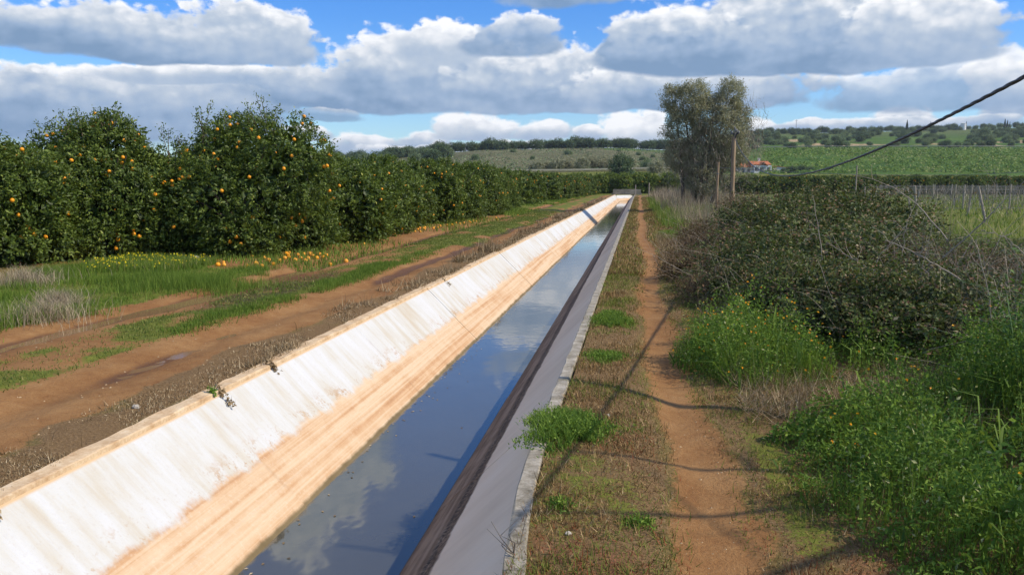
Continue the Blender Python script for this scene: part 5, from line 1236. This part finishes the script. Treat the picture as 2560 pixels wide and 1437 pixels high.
def edge1(x, y):   # mound with marigolds in front of the brambles
    return 1 - ((x - 1.05 - .08 * np.sin(y * 5)) / .66) ** 2 - ((y - 7.35) / 1.25) ** 2 + (fbm(x, y, .35, 73) - .5) * .9
weed_bed('flowering_weeds', edge1, .2, 2.0, 5.6, 9.2, 42000, .30, .026, rs, 'weed_leaf', 'green weeds dotted with yellow-orange flowers at the edge of the brambles', 150, 500, .05)
def edge2(x, y):   # big bed, bottom right
    xe = np.interp(y, [2.2, 2.9, 3.4, 4.1, 4.5, 5.0, 5.4, 5.8, 6.4, 7.], [.78, .86, .98, .85, .72, .78, .98, 1.5, 1.9, 2.2]) + (fbm(x, y, .4, 74) - .5) * .45
    return np.clip((x - xe) * 1.6, -1, 1) * sst(6.9 - y + (fbm(x, y, .5, 75) - .5), 0, .4)
weed_bed('leafy_weeds', edge2, .5, 4.6, 2.1, 6.9, 150000, .27, .027, rs, 'weed_leaf', 'dense bed of leafy green weeds with a few orange flowers, bottom right', 170, 1000, .14)
def edge3(x, y): return (1 - ((x - 3.2) / .95) ** 2 - ((y - 5.6) / .9) ** 2 + (fbm(x, y, .4, 76) - .5) * .8)
weed_bed('dark_leafy_weeds', edge3, 2.0, 4.6, 4.3, 7.2, 22000, .62, .035, rs, 'weed_dark', 'taller dark leafy weeds at the right edge in front of the brambles', 0, 260, .3)
def edge4(x, y): return sst(x, 1.6, 2.1) * sst(9.3 - y, 0, .5) * sst(y - 6.2, 0, .5) * .7
weed_bed('mixed_weeds', edge4, 1.5, 5., 6., 9.4, 30000, .22, .03, rs, 'weed_leaf', 'mixed green weeds and grass at the foot of the thicket', 30, 600, .25)
n_ = 300; x = 1.35 + 1.9 * rs.rand(n_); y = 3.3 + 2.6 * rs.rand(n_); ok = edge2(x, y) > .2; x = x[ok]; y = y[ok]; n_ = len(x)
stuff('broad_grass', [blades(np.stack([x, y, height(x, y) + .05], 1), .28 + .25 * rs.rand(n_), .010 + .010 * rs.rand(n_), rs, .5, 2, tint=.2 + rs.rand(n_) * .6, bend=2.2)], M['grass'], 'broad arching grass blades standing above the weed bed')
# straw between the weed beds and at the thicket foot
for (x0, x1, y0, y1, n_, h_, nm, lab) in ((.75, 2.6, 5.2, 6.8, 9000, .07, 'straw_litter', 'tangled pale straw between the weed beds'), (.75, 1.9, 8.6, 14.5, 16000, .11, 'thicket_straw', 'tangled dead stems and straw at the foot of the brambles'), (.5, 1.2, 14.5, 24, 9000, .12, 'far_straw', 'brown dead stems between path and thicket')):
    P = scatter(n_, x0, x1, y0, y1, rs, lambda x, y: .2 + .8 * sst(fbm(x, y, .5, 80), .35, .6)); m_ = len(P); P[:, 2] += rs.rand(m_) * h_
    stuff(nm, [blades(P, .10 + .12 * rs.rand(m_), .004, rs, 2.4, 1, tint=rs.rand(m_))], M['dry_grass'], lab)
# tall dry grass round the grey tree and the poles
def td(x, y): return sst(x - np.interp(y, [18, 25, 34, 50, 70, 95], [2.4, 1.6, 1.3, 1.2, 1.2, 1.0]) + (fbm(x, y, 1.5, 83) - .5) * 1.2, 0, .5) * (1 - sst(x, 6.5 + 0 * y, 8.5))
P = scatter(42000, .8, 8.5, 20, 92, rs, td, 1.35); m_ = len(P)
hh = (.3 + .7 * rs.rand(m_) ** 1.5) * (.2 + 1.5 * sst(fbm(P[:, 0], P[:, 1], 2.2, 84, 3), .2, .8))
stuff('tall_dry_grass', [blades(P, hh, .005 + .00035 * P[:, 1], rs, .6, 1, tint=rs.rand(m_))], M['tall_dry'], 'tall grey-brown dry grass at the foot of the grey tree and poles')
P = scatter(30000, .6, 9., 15, 80, rs, lambda x, y: sst(x - .1 * (30 - np.minimum(y, 30)) - .6, 0, .4) * (fbm(x, y, 2., 86) > .45), 1.3); m_ = len(P)
stuff('green_undergrowth', [blades(P, .25 + .3 * rs.rand(m_), .012 + .0004 * P[:, 1], rs, .5, 1)], M['grass'], 'green undergrowth between the dry stalks')
# vineyard floor grass
P = scatter(36000, 5.5, 42, 22, 104, rs, lambda x, y: (x > np.interp(y, [22, 40, 104], [5, 7.5, 14])) * 1., 1.2); m_ = len(P)
stuff('vineyard_grass', [blades(P, .12 + .25 * rs.rand(m_), .014 + .0006 * P[:, 1], rs, .5, 1, tint=np.where(rs.rand(m_) < .3, .9 + .1 * rs.rand(m_), rs.rand(m_) * .7))], M['grass'], 'green and straw-coloured grass on the vineyard floor')

# ------------------------------------------------------------------ small things
rs = np.random.RandomState(150)
sv, sf = uv_sphere(1., 7, 5)
def stone(a, b, r, label, x=None):
    x2, y2 = ground_pt(a, b); V = sv * (1 + rs.randn(len(sv), 1) * .13) * [r, r * .8, r * .55]
    o = link('stone', mesh_from('stone', V, sf, M['stone']), None, (x2, y2, H1(x2, y2) + r * .2), (0, 0, rs.rand() * 6)); thing(o, label, 'stone')
stone(488, 655, .11, 'pale block-like stone in the grass under the orange trees')
stone(1421, 1336, .018, 'small pale stone in the dry verge near the right coping')
stone(340, 1020, .035, 'flat pale stone in the litter by the left coping')
stone(1520, 1075 - 40, .02, 'small pebble left of the path')
pm = []
for i in range(900):
    y_ = 2.8 + rs.rand() ** 1.4 * 11; x_ = float(path_c(np.array([y_]))[0]) + rs.randn() * .22 if rs.rand() < .6 else -3.7 - rs.rand() * 2.9
    r_ = .003 + .006 * rs.rand() ** 3 + (.007 if x_ < -3 else 0) * rs.rand(); pm.append((x_, y_, H1(x_, y_), r_))
V = []; F = []; cv = np.array([(1, 0, 0), (0, 1, 0), (-1, 0, 0), (0, -1, 0), (0, 0, .7)]); cf = np.array([(0, 1, 4), (1, 2, 4), (2, 3, 4), (3, 0, 4)])
for i, (x_, y_, z_, r_) in enumerate(pm): V.append(cv * r_ * (1 + rs.randn(5, 1) * .2) + [x_, y_, z_]); F.append(cf + i * 5)
o = link('gravel', mesh_from('gravel', np.vstack(V), np.vstack(F), M['earth_pale'])); kind(o, 'stuff'); o['label'] = 'small pale gravel on the footpath and track'
# dead weeds and a creeper hanging over the left coping
def hang(a, b, ln, label, n=60, green=False):
    x2, y2 = ground_pt(a, b); x2 = XL - .03; P = np.zeros((n, 3)); t = rs.rand(n)
    d = np.array([.72, -.1 * rs.randn(), -.68]); P = d * (t * ln)[:, None] + rs.randn(n, 3) * .012; P[:, 2] += .03
    v = [leaves(P, rs.randn(n, 3) + [.5, 0, .8], .035, .02, rs, tint=.3 + rs.rand(n) * .5), blades(P, .04, .004, rs, 1.5, 1)]
    o = leafobj('hanging_weed', v, M['weed_leaf' if green else 'dry_grass'], None, (x2, y2, .02)); thing(o, label, 'weed')
hang(526, 985, .06, 'green creeper leaves lying on the left coping', 40, True)
hang(548, 978, .22, 'dead brown seed head hanging over the left coping beside the creeper')
hang(668, 915, .13, 'short dead weed hanging over the left coping above the white slab')
hang(5, 1270, .14, 'dead brown weed stalk on the white slab at the left edge')
hang(1100, 700, .2, 'thin dry creeper hanging over the left coping in the middle distance', 30)
# wiry dead twig at the right coping
x2, y2 = ground_pt(1275, 1395); mb = MB()
for i in range(7):
    d = unit(rs.randn(3) * .6 + [-.5, 0, .9]); q = [np.zeros(3), d * .05, d * .09 + rs.randn(3) * .02, d * .13 + rs.randn(3) * .03]; mb.tube(q, [.003, .0025, .002, .001], 4, False)
V = np.vstack(mb.V); o = link('dead_twig', mesh_from('dead_twig', V, np.vstack(mb.F), M['twig'], {'tint': np.full(len(V), .1)}), None, (XR + .12, y2, .02)); thing(o, 'wiry dead twig sticking out over the right coping, bottom of photo', 'twig')
n_ = 150; P = np.stack([-2.38 + np.abs(rs.randn(n_)) * .1, 2.5 + 22 * rs.rand(n_) ** 1.3, np.full(n_, -.776)], 1); P[:25, 0] = -2.3 + .8 * rs.rand(25)
o = leafobj('floating_leaves', [leaves(P, np.tile([0, 0, 1.], (n_, 1)), .03, .018, rs, .05)], M['dry_grass']); kind(o, 'stuff'); o['label'] = 'dead leaves floating along the left edge of the canal water'
# a bare-branched tree just outside the photo on the right: its shadows cross the path
tr = empty('bare_tree', (5.9, 3.9, H1(5.9, 3.9))); thing(tr, 'leafless tree outside the photo at right whose branch shadows fall on the path', 'tree')
mb = MB(); mb.tube([(0, 0, -.1), (0, .05, 1.6), (-.1, .1, 3.2), (-.1, .0, 4.2)], [.10, .08, .055, .03], 7); link('trunk', mb.me('trunk', M['bark'], True), tr)
mb = MB(); mb.tube([(-.05, .1, 2.9), (-.7, .9, 3.15), (-1.4, 1.5, 3.22), (-2.0, 1.62, 3.05), (-2.55, 2.05, 3.2), (-3.05, 2.3, 3.3)], [.05, .046, .044, .044, .04, .028], 6); link('branch', mb.me('branch', M['bark'], True), tr)  # long unseen branch, shaped to cast the thick curved shadow over the path
for i in range(4):
    a = 3.0 + i * .5; d = np.array([math.cos(a), math.sin(a), .45 + .3 * rs.rand()]); b = np.array([-.1, .05, 2.8 + i * .17]); q = np.array([b, b + d * .6, b + d * 1.2 + rs.randn(3) * .1, b + d * 1.9 + rs.randn(3) * .15])
    mb = MB(); mb.tube(q, [.042, .034, .024, .012], 5)
    for s_ in range(4): dd = unit(rs.randn(3) + [0, 0, .4]); mb.tube([q[1 + s_ % 2], q[1 + s_ % 2] + dd * .4, q[1 + s_ % 2] + dd * .8 + rs.randn(3) * .06], [.013, .009, .003], 4)
    link('branch', mb.me('branch', M['bark'], True), tr)
# ------------------------------------------------------------------ thin air haze over the whole place
hm = bpy.data.materials.new('haze'); hm.use_nodes = True; hm.node_tree.nodes.clear()
hv = hm.node_tree.nodes.new('ShaderNodeVolumePrincipled'); hv.inputs['Density'].default_value = .00015; hv.inputs['Color'].default_value = (.82, .9, 1, 1); hv.inputs['Anisotropy'].default_value = .2
ho = hm.node_tree.nodes.new('ShaderNodeOutputMaterial'); hm.node_tree.links.new(hv.outputs[0], ho.inputs['Volume'])
hb_ = link('haze', MB().box((-5400, -5400, -6), (5400, 5400, 95)).me('haze', hm)); kind(hb_, 'stuff')
